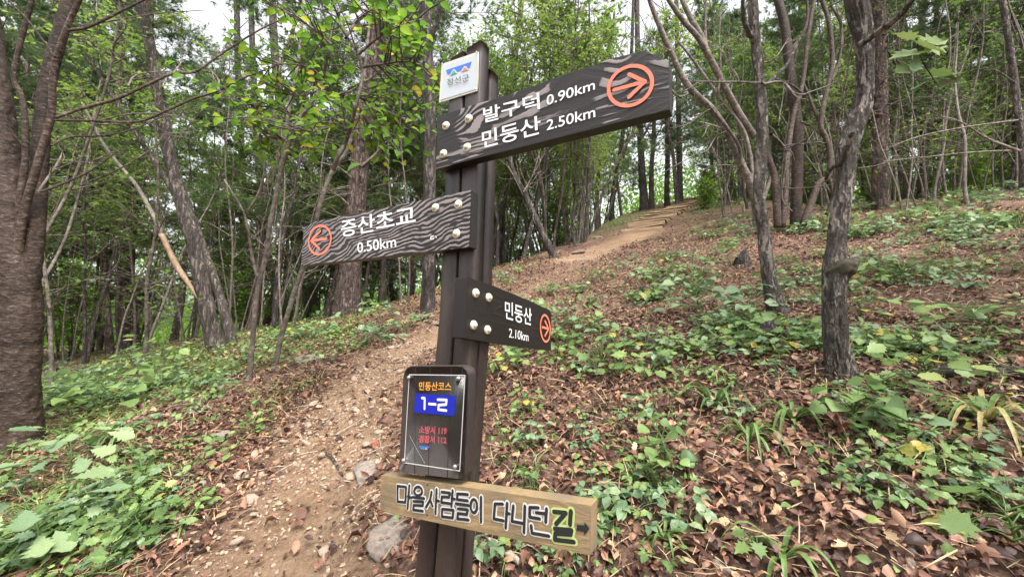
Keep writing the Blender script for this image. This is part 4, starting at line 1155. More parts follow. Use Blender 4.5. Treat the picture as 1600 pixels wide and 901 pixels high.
rt, p, d = traced('pine_tree', 'tall pine right behind the end of the middle sign board', 'tree', (541, 492),
    [([(541, 492), (546, 440), (549, 400), (556, 320), (563, 250), (572, 190), (582, 120), (590, 40), (596, -60), (602, -180)], [42, 36, 31, 28, 25, 19], 0)], 'bark_pine', 24, ridged(.07, 10, 5), crown=2)
twigs_for(rt, p, d, [([(556, 330), (520, 300), (470, 285), (420, 280)], 3, -.2), ([(560, 290), (530, 262), (480, 250)], 3, -.2), ([(565, 260), (600, 230), (650, 215)], 3, -.2), ([(570, 220), (540, 190), (490, 170)], 3, -.2), ([(560, 310), (590, 290), (640, 285)], 3, .2), ([(575, 170), (610, 150), (650, 140)], 3, 0)])
rt, p, d = traced('pine_tree', 'dark pine trunk close behind the left edge of the signpost', 'tree', (668, 486),
    [([(668, 486), (670, 400), (671, 300), (672, 200), (671, 130), (668, 80), (664, 0), (662, -100)], [21, 20, 18, 17, 15], 0),
     ([(670, 110), (655, 75), (638, 40), (624, -10)], [8, 7, 5], (0, .3)), ([(670, 95), (676, 55), (688, 15), (694, -20)], [9, 8, 6], (0, -.2))], 'bark_dark', 18, ridged(.1, 8, 4))
for lab, pts, wd in (('dark leaning trunk left of the pine behind the middle board, nearer of two', [(487, 476), (474, 420), (465, 380), (458, 330), (452, 290), (446, 240), (440, 180), (430, 90), (425, 0)], [24, 21, 18, 12]),
                     ('dark leaning trunk left of the pine behind the middle board, thinner of two', [(446, 480), (432, 445), (420, 410), (412, 360), (408, 300), (402, 220), (396, 120), (392, 0)], [17, 15, 13, 9]),
                     ('dark upright trunk deep in the shade right of the grey leaning trees', [(385, 470), (382, 400), (380, 340), (378, 250), (372, 120), (370, 0)], [14, 12, 10])):
    traced('dark_tree', lab, 'tree', pts[0], [(pts, wd, .2)], 'bark_dark', 12, ridged(.08, 7, 4))

# pale saplings beside the trail
S1, p1, d1 = traced('pale_sapling', 'pale slender sapling forking low, left one of two beside the trail', 'sapling', (389, 592),
    [([(389, 592), (394, 540), (399, 480), (405, 440), (413, 410), (424, 340), (434, 290), (442, 250), (450, 180), (462, 120), (470, 60), (474, 0)], [10, 9, 8, 7, 6, 4], 0),
     ([(404, 440), (394, 400), (388, 360), (380, 330), (362, 300), (350, 280)], [6, 5, 4, 3], (0, -.3)), ([(405, 432), (422, 395), (436, 360), (445, 330)], [5, 4, 3], (0, .2)),
     ([(388, 330), (405, 300), (414, 260), (408, 230), (402, 205)], [5, 4, 3], (-.1, -.2))], 'bark_smooth', 10)
S2, p2, d2 = traced('leafy_sapling', 'slender sapling with bright green leaves, right one of two beside the trail', 'sapling', (430, 575),
    [([(430, 575), (437, 535), (447, 500), (458, 462), (470, 428), (488, 370), (500, 320), (510, 290), (522, 262), (540, 240), (552, 205), (560, 165), (568, 125), (575, 60), (580, 0)], [10, 9, 8, 7, 6, 4], 0)], 'bark_smooth', 10)
r_ = np.random.default_rng(77)
limbs = [([(520, 265), (530, 240), (543, 215), (557, 162), (566, 120), (560, 85), (542, 57), (528, 25), (518, 0)], 5, -.2),
         ([(438, 268), (452, 222), (467, 186), (494, 150), (506, 120), (513, 78), (520, 40)], 6, .1),
         ([(494, 151), (530, 147), (556, 138), (568, 118)], 4, .1), ([(567, 105), (600, 100), (640, 96), (672, 110)], 3, -.3),
         ([(557, 150), (590, 165), (620, 182), (648, 190)], 3, -.2), ([(467, 186), (430, 170), (400, 165), (372, 160)], 3, .1),
         ([(506, 120), (480, 105), (450, 100), (415, 105)], 3, .1), ([(560, 85), (590, 60), (625, 40), (660, 30)], 3, -.3),
         ([(518, 70), (490, 45), (465, 30), (440, 15)], 3, .0), ([(452, 222), (430, 215), (400, 210)], 3, .1), ([(513, 200), (480, 205), (440, 200)], 3, 0),
         ([(560, 160), (575, 190), (590, 215)], 3, -.3), ([(540, 60), (560, 30), (590, 10)], 3, -.2), ([(500, 140), (470, 150), (440, 145)], 3, .2)]
twigA = Acc(); lp, ld, lu = [], [], []
for pts, w, dz in limbs:
    P = np.array([at(a, b_, d2 - .9 + dz * 1.5 + .05 * r_.normal()) for a, b_ in pts]) - p2
    r0_ = w / 2 * d2 / FPX
    tube(twigA, P, np.linspace(r0_, r0_ * .35, len(P)), 6, None, cap=False)
    S = spline(P, 40)
    for q in range(18):
        i = r_.integers(4, 38); d0 = nz(S[i + 1] - S[i]); sd = nz(np.cross(d0, [0, 0, 1.0]) + 1e-3) * r_.choice([-1, 1])
        T2 = polyline_branch(S[i], d0 * .6 + sd + [0, 0, .1 * r_.normal()], .25 + .35 * r_.random(), 5, .12, -.02, r_)
        tube(twigA, T2, np.linspace(.006, .002, 6), 4, 8, cap=False)
        S3 = spline(T2, 12)
        for g in range(3, 12, 2):
            if r_.random() < .3: continue
            f = nz(S3[g] - S3[g - 1]); s3 = nz(np.cross(f, [0, 0, 1.0])) * (1 if (g // 2) % 2 else -1)
            lp.append(S3[g]); ld.append(nz(f * .5 + s3 + [0, 0, -.35 + .15 * r_.normal()])); lu.append(nz(np.array([0, 0, 1.0]) + .35 * r_.normal(size=3)))
ob('twigs', twigA.mesh('twigs', MT['twig']), S2)['kind'] = 'stuff'
BRIGHT = []
for tv in (.15, .3, .42, .55, .66, .78, .93):
    a = Acc(); V, Q, T = tpl_leaf(.34, .14, .1, (0, .15, .4, .7, 1), (0, .36, .5, .34, 0)); a.add(V, Q, T, tv); BRIGHT.append(a.mesh('leaf', MT['leaf_bright'], True))
order = r_.permutation(len(lp))
for c_, i in enumerate(order[:295]):
    F = frames(ld[i][None], lu[i][None])[0]
    o = ob('leaf', BRIGHT[min(6, int(7 * r_.random() ** 1.5))], S2, lp[i], Matrix(F.tolist()).to_euler(), .055 + .045 * r_.random())
rest = Acc(); idx = order[295:]
if len(idx):
    scatter(rest, tpl_leaf(.34, .14, .1), np.array(lp)[idx], frames(np.array(ld)[idx], np.array(lu)[idx]), .05 + .04 * r_.random(len(idx)), r_.random(len(idx)) ** 1.6 * .96)
    ob('foliage', rest.mesh('foliage', MT['leaf_bright']), S2)['kind'] = 'stuff'

# ------------------------------------------------------------------ right hand trees
rt, p, d = traced('fissured_tree', 'thick crooked tree with deep fissured bark and a mossy knot on the right slope', 'tree', (1312, 588),
    [([(1314, 588), (1306, 540), (1304, 500), (1303, 455), (1306, 420), (1307, 380), (1313, 330), (1320, 280), (1323, 235), (1334, 200), (1347, 165), (1352, 110), (1350, 60), (1340, 10), (1330, -60), (1325, -160)],
      [52, 44, 42, 41, 46, 34, 33, 33, 36, 35, 34, 30, 34, 40, 36, 30], .1),
     ([(1332, 205), (1318, 250), (1300, 262), (1290, 280)], [10, 8, 6], (-.1, .2)),
     ([(1345, 70), (1375, 48), (1410, 20), (1440, -20)], [14, 12, 9], (0, -.3))], 'bark_fissured', 96, ridged(.24, 22, 6), shrink=.84)
kn = Acc(); kp = at(1306, 422, d + .02) - p
tube(kn, [kp + [-.04, .02, -.03], kp + [.01, -.02, .0], kp + [.05, -.03, .025], kp + [.08, -.035, .05], kp + [.1, -.035, .075]], [.03, .05, .038, .02, .004], 24, 30, bump=ridged(.35, 12, 14))
MT['moss'] = plain('moss and bark', (.05, .044, .026), .95, var=.8, scale=40)
ob('mossy_knot', kn.mesh('mossy_knot', MT['moss'], True), rt)
rt, p, d = traced('grey_tree', 'slim grey tree with flaking bark left of the fissured tree', 'tree', (1215, 495),
    [([(1217, 495), (1205, 450), (1198, 410), (1192, 350), (1186, 300), (1190, 230), (1191, 180), (1186, 120), (1180, 60), (1176, 0), (1172, -80)], [34, 25, 22, 21, 20, 19, 17, 17, 15], 0),
     ([(1190, 140), (1206, 125), (1230, 100), (1250, 60)], [7, 6, 4], (0, .3)), ([(1182, 70), (1165, 40), (1160, 0)], [10, 8, 6], (0, -.2))], 'bark_fissured', 40, ridged(.2, 16, 7), shrink=.88)
twigs_for(rt, p, d, [([(1190, 130), (1150, 128), (1110, 128), (1070, 126)], 4, -.2), ([(1192, 132), (1222, 128), (1240, 145), (1258, 148)], 5, .1), ([(1187, 100), (1210, 92), (1232, 60)], 3, 0)])
rt, p, d = traced('spreading_tree', 'many limbed bare tree fanning out to the left behind the slim grey tree', 'tree', (1186, 352),
    [([(1186, 352), (1182, 320), (1172, 285), (1160, 260), (1148, 230), (1136, 205), (1112, 170), (1085, 145), (1066, 120), (1048, 80), (1030, 40), (1015, 0), (1005, -40)], [22, 17, 15, 13, 12, 11, 9, 7], -.3),
     ([(1180, 215), (1160, 185), (1140, 150), (1122, 115), (1106, 85), (1092, 60), (1070, 35), (1045, 0), (1030, -30)], [14, 13, 12, 10, 7], (.2, -.2)),
     ([(1176, 280), (1172, 240), (1160, 200), (1130, 160), (1105, 125), (1080, 90), (1060, 65)], [8, 7, 6, 4], (0, .4)),
     ([(1106, 85), (1095, 55), (1080, 30), (1066, 0), (1060, -20)], [12, 10, 8], (0, .2)),
     ([(1190, 320), (1205, 270), (1198, 240), (1185, 215)], [8, 7, 6], (.1, .2)),
     ([(1104, 80), (1102, 40), (1103, 0), (1104, -30)], [5, 4, 4], (.1, .1)),
     ([(1160, 262), (1155, 230), (1140, 205), (1120, 180), (1105, 160)], [7, 6, 4], (-.2, -.4)),
     ([(1122, 145), (1126, 105), (1124, 60), (1126, 20)], [4, 3, 2], (0, .2))], 'bark_smooth', 12, shrink=.85)
twigs_for(rt, p, d, [([(1085, 145), (1060, 150), (1040, 130)], 3, -.3), ([(1112, 170), (1090, 180), (1075, 175)], 3, -.3), ([(1140, 205), (1110, 195), (1092, 190)], 4, -.3), ([(1136, 205), (1118, 215), (1105, 235), (1090, 237)], 3, -.3),
                     ([(1150, 130), (1140, 100), (1120, 70)], 3, .1), ([(1140, 150), (1145, 115), (1130, 90)], 3, .2), ([(1048, 80), (1030, 70), (1015, 50)], 3, -.2), ([(1092, 60), (1110, 40), (1115, 10)], 3, .1), ([(1160, 260), (1130, 258), (1105, 262)], 2, -.2)])
rt, p, d = traced('cherry_clump', 'clump of smooth banded cherry stems rising right of the slim grey tree', 'tree', (1240, 360),
    [([(1244, 362), (1244, 320), (1246, 260), (1246, 200), (1238, 140), (1232, 90), (1226, 40), (1215, -5), (1208, -60)], [24, 22, 22, 20, 17, 16], .2),
     ([(1222, 355), (1226, 310), (1228, 270), (1232, 230), (1240, 180), (1252, 140), (1258, 100), (1262, 60), (1272, 0), (1278, -40)], [15, 13, 10, 9, 9, 7], (-.2, 0)),
     ([(1215, 355), (1213, 310), (1210, 275), (1200, 245), (1196, 220)], [16, 14, 10], (-.3, -.2)),
     ([(1255, 350), (1270, 310), (1280, 285), (1295, 275), (1296, 240), (1290, 215), (1282, 195), (1290, 150), (1300, 100), (1296, 40), (1284, 0), (1275, -40)], [17, 14, 12, 11, 10, 9, 8], (-.3, -.3)),
     ([(1284, 200), (1272, 170), (1260, 140), (1250, 120)], [7, 6, 4], (-.3, .1)),
     ([(1298, 130), (1312, 90), (1314, 40), (1300, 10)], [7, 6, 5], (-.3, -.2)),
     ([(1232, 232), (1220, 225), (1212, 210)], [6, 5, 3], (-.2, -.2)),
     ([(1258, 150), (1240, 135), (1222, 126), (1205, 122)], [5, 4, 3], (-.2, -.2)),
     ([(1236, 80), (1256, 50), (1262, 20), (1258, -20)], [9, 7, 5], (.1, .2)),
     ([(1290, 340), (1300, 310), (1298, 280)], [8, 7, 6], (.1, .1))], 'bark_cherry', 16, shrink=.85, branch_mat='bark_cherry')
twigs_for(rt, p, d, [([(1228, 240), (1226, 270), (1222, 310), (1238, 330)], 4, -.4), ([(1205, 210), (1222, 225), (1230, 235)], 5, -.4), ([(1260, 60), (1270, 40), (1284, 10)], 3, 0), ([(1225, 180), (1228, 150), (1232, 120)], 3, -.3), ([(1300, 90), (1316, 70), (1315, 30)], 4, -.3), ([(1250, 190), (1270, 200), (1278, 220)], 3, -.3)])
traced('pine_tree', 'straight scaly pine standing right of the fissured tree', 'tree', (1376, 326),
    [([(1376, 326), (1375, 260), (1375, 180), (1374, 100), (1372, 20), (1370, -60), (1368, -200)], [29, 27, 26, 24, 22], 0)], 'bark_pine', 26, ridged(.09, 11, 5), crown=1)
traced('pine_tree', 'broad blurred pine near the right edge of the slope', 'tree', (1550, 296),
    [([(1550, 296), (1557, 260), (1562, 200), (1564, 120), (1566, 40), (1568, -60), (1570, -180)], [34, 30, 27, 25, 22], 0)], 'bark_pine', 18, ridged(.08, 9, 5), crown=0)
rt, p, d = traced('scaly_tree', 'thin scaly trunk standing at the far right edge', 'tree', (1598, 300),
    [([(1600, 300), (1598, 240), (1590, 170), (1584, 120), (1576, 60), (1566, 0), (1560, -60)], [15, 13, 13, 12, 11], 0), ([(1586, 130), (1560, 112), (1535, 105)], [4, 3, 2], (0, -.2)), ([(1568, 10), (1585, 50), (1590, 75), (1574, 95)], [4, 3, 2], (0, .1))], 'bark_fissured', 24, ridged(.2, 8, 9))
twigs_for(rt, p, d, [([(1590, 235), (1540, 215), (1500, 190), (1460, 180)], 4, -.3), ([(1595, 235), (1520, 238), (1450, 245), (1380, 252)], 3, -.4), ([(1590, 188), (1500, 200), (1430, 215), (1380, 235)], 3, -.4)])
for lab, x0, y0, w in (('dim trunk behind the blurred pine, first right of the scaly pine', 1412, 246, 18), ('dim trunk between the scaly pine and the blurred pine, thinner one', 1444, 244, 14), ('dim trunk next left of the blurred pine', 1492, 238, 20),
                       ('dim pine trunk directly behind the cherry clump', 1262, 300, 26), ('dim pine trunk just right behind the fissured tree', 1354, 268, 18)):
    traced('dim_pine', lab, 'tree', (x0, y0), [([(x0, y0), (x0 - 2, y0 - 80), (x0 - 3, y0 - 170), (x0 - 4, y0 - 300), (x0 - 4, y0 - 420)], [w, w * .9, w * .75], 0)], 'bark_dark', 14, ridged(.08, 8, 5))

# thin trees of the thicket behind the signpost, each copied from the photograph
THK = [('dark straight trunk standing at the left end of the wooden steps', [(1006, 308), (1003, 270), (1001, 220), (998, 160), (996, 60), (995, -60)], [13, 11, 9, 7]),
       ('leaning brown trunk nearest behind the signpost', [(866, 402), (850, 370), (834, 335), (818, 300), (800, 262), (790, 200)], [12, 11, 9, 6]),
       ('bent grey stem crossing the leaning brown trunk', [(833, 398), (826, 370), (822, 340), (812, 300), (806, 240), (802, 160), (800, 60)], [9, 8, 6, 4]),
       ('dark crooked trunk just right of the post', [(782, 380), (782, 340), (778, 300), (786, 240), (794, 160), (806, 80), (815, 0)], [15, 13, 11, 8]),
       ('grey twin stem in the middle of the thicket', [(906, 345), (905, 300), (906, 250), (900, 190), (896, 120), (890, 30), (886, -60)], [9, 8, 7, 5]),
       ('pale thin stem right of the middle of the thicket', [(932, 338), (934, 290), (938, 240), (944, 180), (950, 110), (960, 20)], [6, 5, 4]),
       ('dark thin stem leaning right toward the steps', [(956, 322), (962, 280), (970, 235), (976, 180), (985, 110), (990, 0)], [8, 7, 5]),
       ('straight grey stem between the dark trunk and the steps', [(1018, 298), (1018, 260), (1021, 220), (1023, 150), (1027, 60)], [8, 7, 5]),
       ('slender grey stem left part of the thicket', [(852, 372), (850, 310), (852, 250), (856, 170), (850, 80), (846, 0)], [8, 7, 5]),
       ('slender brown stem next to the middle twin stem', [(884, 352), (880, 300), (878, 250), (872, 180), (866, 90), (858, 0)], [8, 7, 5]),
       ('thick grey trunk far beyond the steps', [(1062, 292), (1062, 262), (1061, 220), (1060, 150), (1058, 60), (1056, -40)], [10, 9, 7]),
       ('dark far trunk beyond the top of the steps', [(1042, 290), (1043, 255), (1043, 200), (1041, 120), (1040, 20)], [8, 8, 6])]
for lab, pts, wd in THK:
    rt, p, d = traced('slender_tree', lab, 'tree', pts[0], [(pts, wd, .3)], 'bark_grey' if 'grey' in lab or 'pale' in lab else 'bark_dark', 10, ridged(.07, 6, 4))
    specs = []
    for q in range(5):
        i = rng.integers(2, len(pts) - 1); a, b_ = pts[i]; s = rng.choice([-1, 1])
        specs.append(([(a, b_), (a + s * 14, b_ - 25), (a + s * (24 + 20 * rng.random()), b_ - 60 - 30 * rng.random())], wd[-1] * .5, .2))
    twigs_for(rt, p, d, specs)

# ------------------------------------------------------------------ the wood beyond, tree by tree
wild(28, 'p', PINES, 'background_pine', 'dark pine with dead lower branches in the shady wood left of the trail', 'tree', 'pines left of the trail', -62, -13, 11.5, 27, 1.5, .8, 1.25, ((945, 1112), (0, 240)), 14)
wild(40, 'b', BROADS, 'background_sapling', 'thin leafy tree among the pines left of the trail', 'tree', 'leafy trees left of the trail', -60, -14, 8.5, 22, .9, .6, 1.0)
wild(68, 'b', BROADS, 'thicket_sapling', 'slender leafy tree in the thicket beyond the signpost', 'tree', 'slender trees of the thicket beyond the post', -12, 19, 10.5, 26, .55, .75, 1.5)
wild(5, 'p', PINES, 'thicket_pine', 'pine rising above the thicket beyond the steps', 'tree', 'pines above the thicket', -8, 24, 24, 38, 2.0, .9, 1.2)
wild(26, 'p', PINES, 'hillside_pine', 'pine of the dark stand on top of the right slope', 'tree', 'pines on top of the right slope', 23, 62, 15, 34, 1.7, .8, 1.2, ((945, 1112), (1385, 1540)), 20)
wild(46, 'b', BROADS, 'hillside_sapling', 'leafy tree among the pines on top of the right slope', 'tree', 'leafy trees on top of the right slope', 20, 60, 14, 30, 1.0, .6, 1.0)
wild(22, 'h', BUSHES, 'bright_bush', 'bright green bush in the clearing beyond the thicket', 'bush', 'bushes beyond the thicket', -9, 27, 12, 34, .8, .7, 1.4, ((925, 1115),), 34)
wild(14, 'h', BUSHES, 'shade_bush', 'green bush in the shade between the pines left of the trail', 'bush', 'bushes left of the trail', -60, -14, 10, 24, .8, .6, 1.2)
wild(8, 'h', BUSHES, 'hilltop_bush', 'yellow green bush behind the pines of the right slope', 'bush', 'bushes on top of the right slope', 36, 60, 18, 30, .8, .9, 1.5)
wild(8, 'p', PINES, 'rear_pine', 'pine of the wood behind the viewer', 'tree', 'pines behind the viewer', 95, 265, 5, 14, 2.0, .8, 1.1)

wild(24, 'n', BARE, 'bare_sapling', 'thin nearly bare sapling in the shade left of the trail', 'sapling', 'bare saplings left of the trail', -56, -15, 7.5, 15, .7, .6, 1.1)
wild(34, 'n', BARE, 'bare_hill_sapling', 'thin nearly bare sapling on the crest of the right slope', 'sapling', 'bare saplings on the crest', 22, 60, 9.8, 18, .6, .6, 1.1)
wild(26, 'h', BUSHES, 'crest_bush', 'low green bush on the crest behind the right slope', 'bush', 'bushes along the crest', 15, 60, 15, 26, .8, .35, .8, ((960, 1105),), 40)
# far wood that reads as one mass
N = 26000
t = np.radians(-78 + 156 * rng.random(N)); r = 36 + 26 * rng.random(N); x, y = r * np.sin(t), r * np.cos(t)
zt_ = H0(x, y); hgt = (5 + 8 * fbm(x / 6, y / 6, 3.1, 3)) * rng.random(N) ** 1.3
low_ = (np.degrees(t) > -16) & (np.degrees(t) < 62) & (rng.random(N) < .6)
hgt = np.where(low_, 5 * rng.random(N) ** 1.2, hgt)
pos = np.stack([x, y, zt_ + hgt], -1)
F = frames(rng.normal(size=(N, 3)), rng.normal(size=(N, 3)))
fw = Acc(); spray = Acc()
cl = np.vstack([np.array([[0, 0, 0], [.5, -.3, .05], [1, 0, 0], [.5, .3, .05]]) * .5 @ np.array(Matrix.Rotation(a, 3, 'Z')).T + [.4 * math.cos(a * 2), .4 * math.sin(a * 3), .3 * math.sin(a)] for a in (0, 1.3, 2.6, 4.0, 5.2)])
scatter(fw, (cl, np.arange(20).reshape(5, 4), []), pos, F, .45 + .4 * rng.random(N), np.clip(fbm(x / 4, y / 4, pos[:, 2] / 4, 2) + .3 * (rng.random(N) - .5), 0, 1))
tag(ob('distant_woods', fw.mesh('distant_woods', MT['leaf_bright'])), 'distant leafy wood closing the view beyond the trees', 'woods', kind='stuff')
# ------------------------------------------------------------------ undergrowth
def herb_mesh(seed, tpl, n, L, h, matl, spread=.9, tint0=.5, compound=1):
    """low herb: stalks from one root, each with one leaf or a whorl of leaflets"""
    r_ = np.random.default_rng(seed); acc = Acc()
    for k in range(n):
        a = 6.28 * (k * .382 + .1 * r_.random()); e = h * (.35 + .75 * r_.random()); s = spread * h * (.35 + .8 * r_.random())
        tip = np.array([s * math.cos(a), s * math.sin(a), e])
        tube(acc, [[0, 0, -.02], tip * [.45, .45, .75], tip], [.003, .0022, .0015], 4, 6, .35, cap=False)
        for c in range(compound):
            aa_ = a + (c - (compound - 1) / 2) * 1.15
            d = np.array([math.cos(aa_), math.sin(aa_), -.15 + .2 * r_.normal()])
            F = frames(d[None], (np.array([0, 0, 1.0]) + .36 * r_.normal(size=3))[None])
            scatter(acc, tpl, tip[None], F, np.array([L * (.65 + .6 * r_.random())]), np.array([np.clip(tint0 + .25 * r_.normal(), 0, .99)]))
    return acc.mesh('herb', matl, True)

def sedge_mesh(seed, n, L, w, matl, droop=1.0, tint0=.4):
    r_ = np.random.default_rng(seed); acc = Acc()
    for k in range(n):
        a = 6.28 * r_.random(); l = L * (.55 + .6 * r_.random()); up = .5 + .5 * r_.random()
        t = np.linspace(0, 1, 7); out = l * .75 * t; z = l * (up * t * 1.1 - droop * .95 * t ** 2.2)
        C = np.stack([out * math.cos(a), out * math.sin(a), z], -1); s = np.array([-math.sin(a), math.cos(a), 0])
        ww = w * np.array([.5, .9, 1, .95, .8, .5, .05])[:, None] / 2
        V = np.vstack([C - s * ww + [0, 0, .15 * w], C, C + s * ww + [0, 0, .15 * w]])
        i = np.arange(6); Q = np.vstack([np.stack([i, i + 1, i + 8, i + 7], 1), np.stack([i + 7, i + 8, i + 15, i + 14], 1)])
        acc.add(V, Q, None, np.clip(tint0 + .25 * r_.normal() + .4 * (r_.random() < .12), 0, 1))
    return acc.mesh('sedge', matl, True)

HERB = [herb_mesh(s, TOOTH if s % 2 else PALM, 15 + s % 4, .072, .15, MT['leaf_herb'], 1.0, .4 + .06 * (s % 4)) for s in range(5)] + \
       [herb_mesh(20 + s, TOOTH, 9, .066, .17, MT['leaf_pale'], 1.0, .5, 3) for s in range(3)]
SEED = [herb_mesh(40 + s, OVATE, 8, .05, .11, MT['leaf_herb'], .9, .5, 2) for s in range(4)] + [herb_mesh(50 + s, OVATE, 10, .06, .12, MT['leaf_pale'], 1.0, .4, 3) for s in range(2)]
SEDGE = [sedge_mesh(60 + s, 22 + 5 * s, .3, .009, MT['grass'], .95, .35 + .1 * s) for s in range(4)]

def sow(n, meshes, name, label, cat, group, zone, s0, s1, thin=.12, rmax=16):
    lean = Vector((0, 0, 1)).rotation_difference(Vector((-.14, -.28, 1))).to_matrix()
    c = tries = 0
    while c < n and tries < n * 40:
        tries += 1
        px, py = zone[0] + (zone[2] - zone[0]) * rng.random(), zone[1] + (zone[3] - zone[1]) * rng.random()
        p = march(px, py, H)
        if p is None or np.hypot(p[0], p[1]) > rmax: continue
        if path_mask(p[:1], p[1:2])[0] > .12: continue
        if fbm(p[:1] / .9, p[1:2] / .9, 6.6, 3)[0] < .34 + thin: continue
        o = ob(name, meshes[rng.integers(len(meshes))], loc=p - [0, 0, .005], rot=(lean @ Matrix.Rotation(6.28 * rng.random(), 3, 'Z') @ Matrix.Rotation(.2 * rng.normal(), 3, 'X')).to_euler(), scale=s0 + (s1 - s0) * rng.random())
        tag(o, label, cat, group); c += 1

LH = 'low leafy herb growing through the dead leaves on the right slope'
sow(175, HERB, 'leafy_herb', LH, 'plant', 'leafy herbs on the right slope', (1010, 360, 1600, 560), .5, 1.05)
sow(48, HERB, 'leafy_herb', LH, 'plant', 'leafy herbs on the right slope', (775, 400, 1060, 600), .7, 1.2)
sow(14, HERB, 'leafy_herb', LH, 'plant', 'leafy herbs on the right slope', (780, 560, 1600, 880), .4, .7)
LB_ = 'leafy green herb crowding the bank left of the trail'
sow(95, HERB, 'bank_herb', LB_, 'plant', 'herbs on the left bank', (40, 500, 400, 640), .6, 1.1)
sow(62, HERB, 'bank_herb', LB_, 'plant', 'herbs on the left bank', (0, 600, 240, 880), .5, 1.0)
sow(22, HERB, 'bank_herb', LB_, 'plant', 'herbs on the left bank', (380, 480, 660, 540), .7, 1.3)
sow(85, SEED, 'seedling', 'small oval leaved seedling among the dead leaves of the slope', 'plant', 'seedlings among the litter', (770, 560, 1600, 895), .35, .9, .0)
sow(55, SEED, 'seedling', 'small oval leaved seedling among the dead leaves of the slope', 'plant', 'seedlings among the litter', (775, 390, 1600, 560), .5, 1.0, .06)
sow(30, SEED, 'bank_seedling', 'small oval leaved seedling on the left bank of the trail', 'plant', 'seedlings on the left bank', (20, 560, 420, 880), .5, 1.0, .05)
SG = 'tuft of thin sedge blades rooted among the dead leaves'
sow(34, SEDGE, 'sedge_tuft', SG, 'grass tuft', 'sedge tufts on the slopes', (780, 470, 1600, 895), .35, .7, .02)
sow(22, SEDGE, 'sedge_tuft', SG, 'grass tuft', 'sedge tufts on the slopes', (20, 560, 320, 880), .5, .9, -.05)

sow(110, HERB, 'crest_herb', 'pale leafy herb along the crest of the right slope', 'plant', 'herbs along the crest of the right slope', (1090, 262, 1600, 375), .7, 1.5, .06, 26)
# scattered small green shoots nobody could count
sh = Acc()
x, y, r = sector(11000, 1.0, 15)
k = (path_mask(x, y) < .2) & (fbm(x / .7, y / .7, 12.1, 3) > .5); x, y, r = x[k], y[k], r[k]
pos, Rm = lay(x, y, .03 + .03 * rng.random(len(x)), np.full(len(x), .35))
scatter(sh, OVATE, pos, Rm, .02 + .03 * rng.random(len(x)), rng.random(len(x)) * .9)
tag(ob('green_shoots', sh.mesh('green_shoots', MT['leaf_herb'])), 'tiny green shoots sprinkled between the dead leaves', 'shoots', kind='stuff')
# fallen twigs: fine ones as litter
ft = Acc()
x, y, r = sector(900, 1.1, 9)
for a, b_ in zip(x, y):
    z = Hs(a, b_) + .02; az = 6.28 * rng.random(); l = .05 + .22 * rng.random() ** 2
    d = np.array([math.cos(az), math.sin(az)]) * l; z2 = Hs(a + d[0], b_ + d[1]) + .02
    tube(ft, [[a, b_, z], [a + d[0] * .5 + .02 * rng.normal(), b_ + d[1] * .5 + .02 * rng.normal(), (z + z2) / 2 + .01], [a + d[0], b_ + d[1], z2]], [.003, .0025, .0015], 4, 5, cap=False)
tag(ob('twig_litter', ft.mesh('twig_litter', MT['deadwood'])), 'thin dead twigs strewn across the litter', 'twigs', kind='stuff')

# small leaves carpeting the left bank
cb = Acc()
x, y, r = sector(9000, 1.5, 9, -62, -20); k = (path_mask(x, y) < .03) & (fbm(x / .9, y / .9, 33.0, 3) > .49 + .12 * np.clip((-14 - np.degrees(np.arctan2(x, y))) / -14, 0, 1)); x, y = x[k], y[k]
pos, Rm = lay(x, y, .04 + .06 * rng.random(len(x)), np.full(len(x), .4))
scatter(cb, TOOTH, pos, Rm, .025 + .04 * rng.random(len(x)), np.clip(.55 + .25 * rng.normal(size=len(x)), 0, .97))
tag(ob('ground_cover', cb.mesh('ground_cover', MT['leaf_herb'])), 'fine low leaves carpeting the bank left of the trail', 'ground cover', kind='stuff')
# grass of the banks
gb = Acc()
def blades(n, a0, a1, r0, r1, thr, l0, l1):
    x, y, r = sector(n, r0, r1, a0, a1)
    k = (path_mask(x, y) < .05) & (fbm(x / .8, y / .8, 21.0, 3) > thr); x, y = x[k], y[k]; N = len(x)
    az = 6.28 * rng.random(N); d = np.stack([np.cos(az), np.sin(az), .25 + .7 * rng.random(N)], -1)
    F = frames(d, np.array([0, 0, 1.0]) + .1 * rng.normal(size=(N, 3)))
    t = np.array([0, .35, .7, 1.0]); w = np.array([.02, .026, .018, .001])
    C = np.stack([t, 0 * t, -.45 * t ** 2.2], -1)
    V = np.vstack([C - np.c_[0 * t, w, 0 * t], C + np.c_[0 * t, w, 0 * t]])
    scatter(gb, (V, [[0, 1, 5, 4], [1, 2, 6, 5], [2, 3, 7, 6]], []), np.stack([x, y, H(x, y) - .01], -1), F, l0 + (l1 - l0) * rng.random(N), np.clip(.45 + .3 * rng.normal(size=N), 0, 1))
blades(34000, -62, -20, 1.4, 8.5, .45, .05, .2)
blades(8000, -12, 58, 1.5, 6, .57, .05, .16)
tag(ob('bank_grass', gb.mesh('bank_grass', MT['grass'])), 'thin grass blades growing through the litter on both banks', 'grass', kind='stuff')

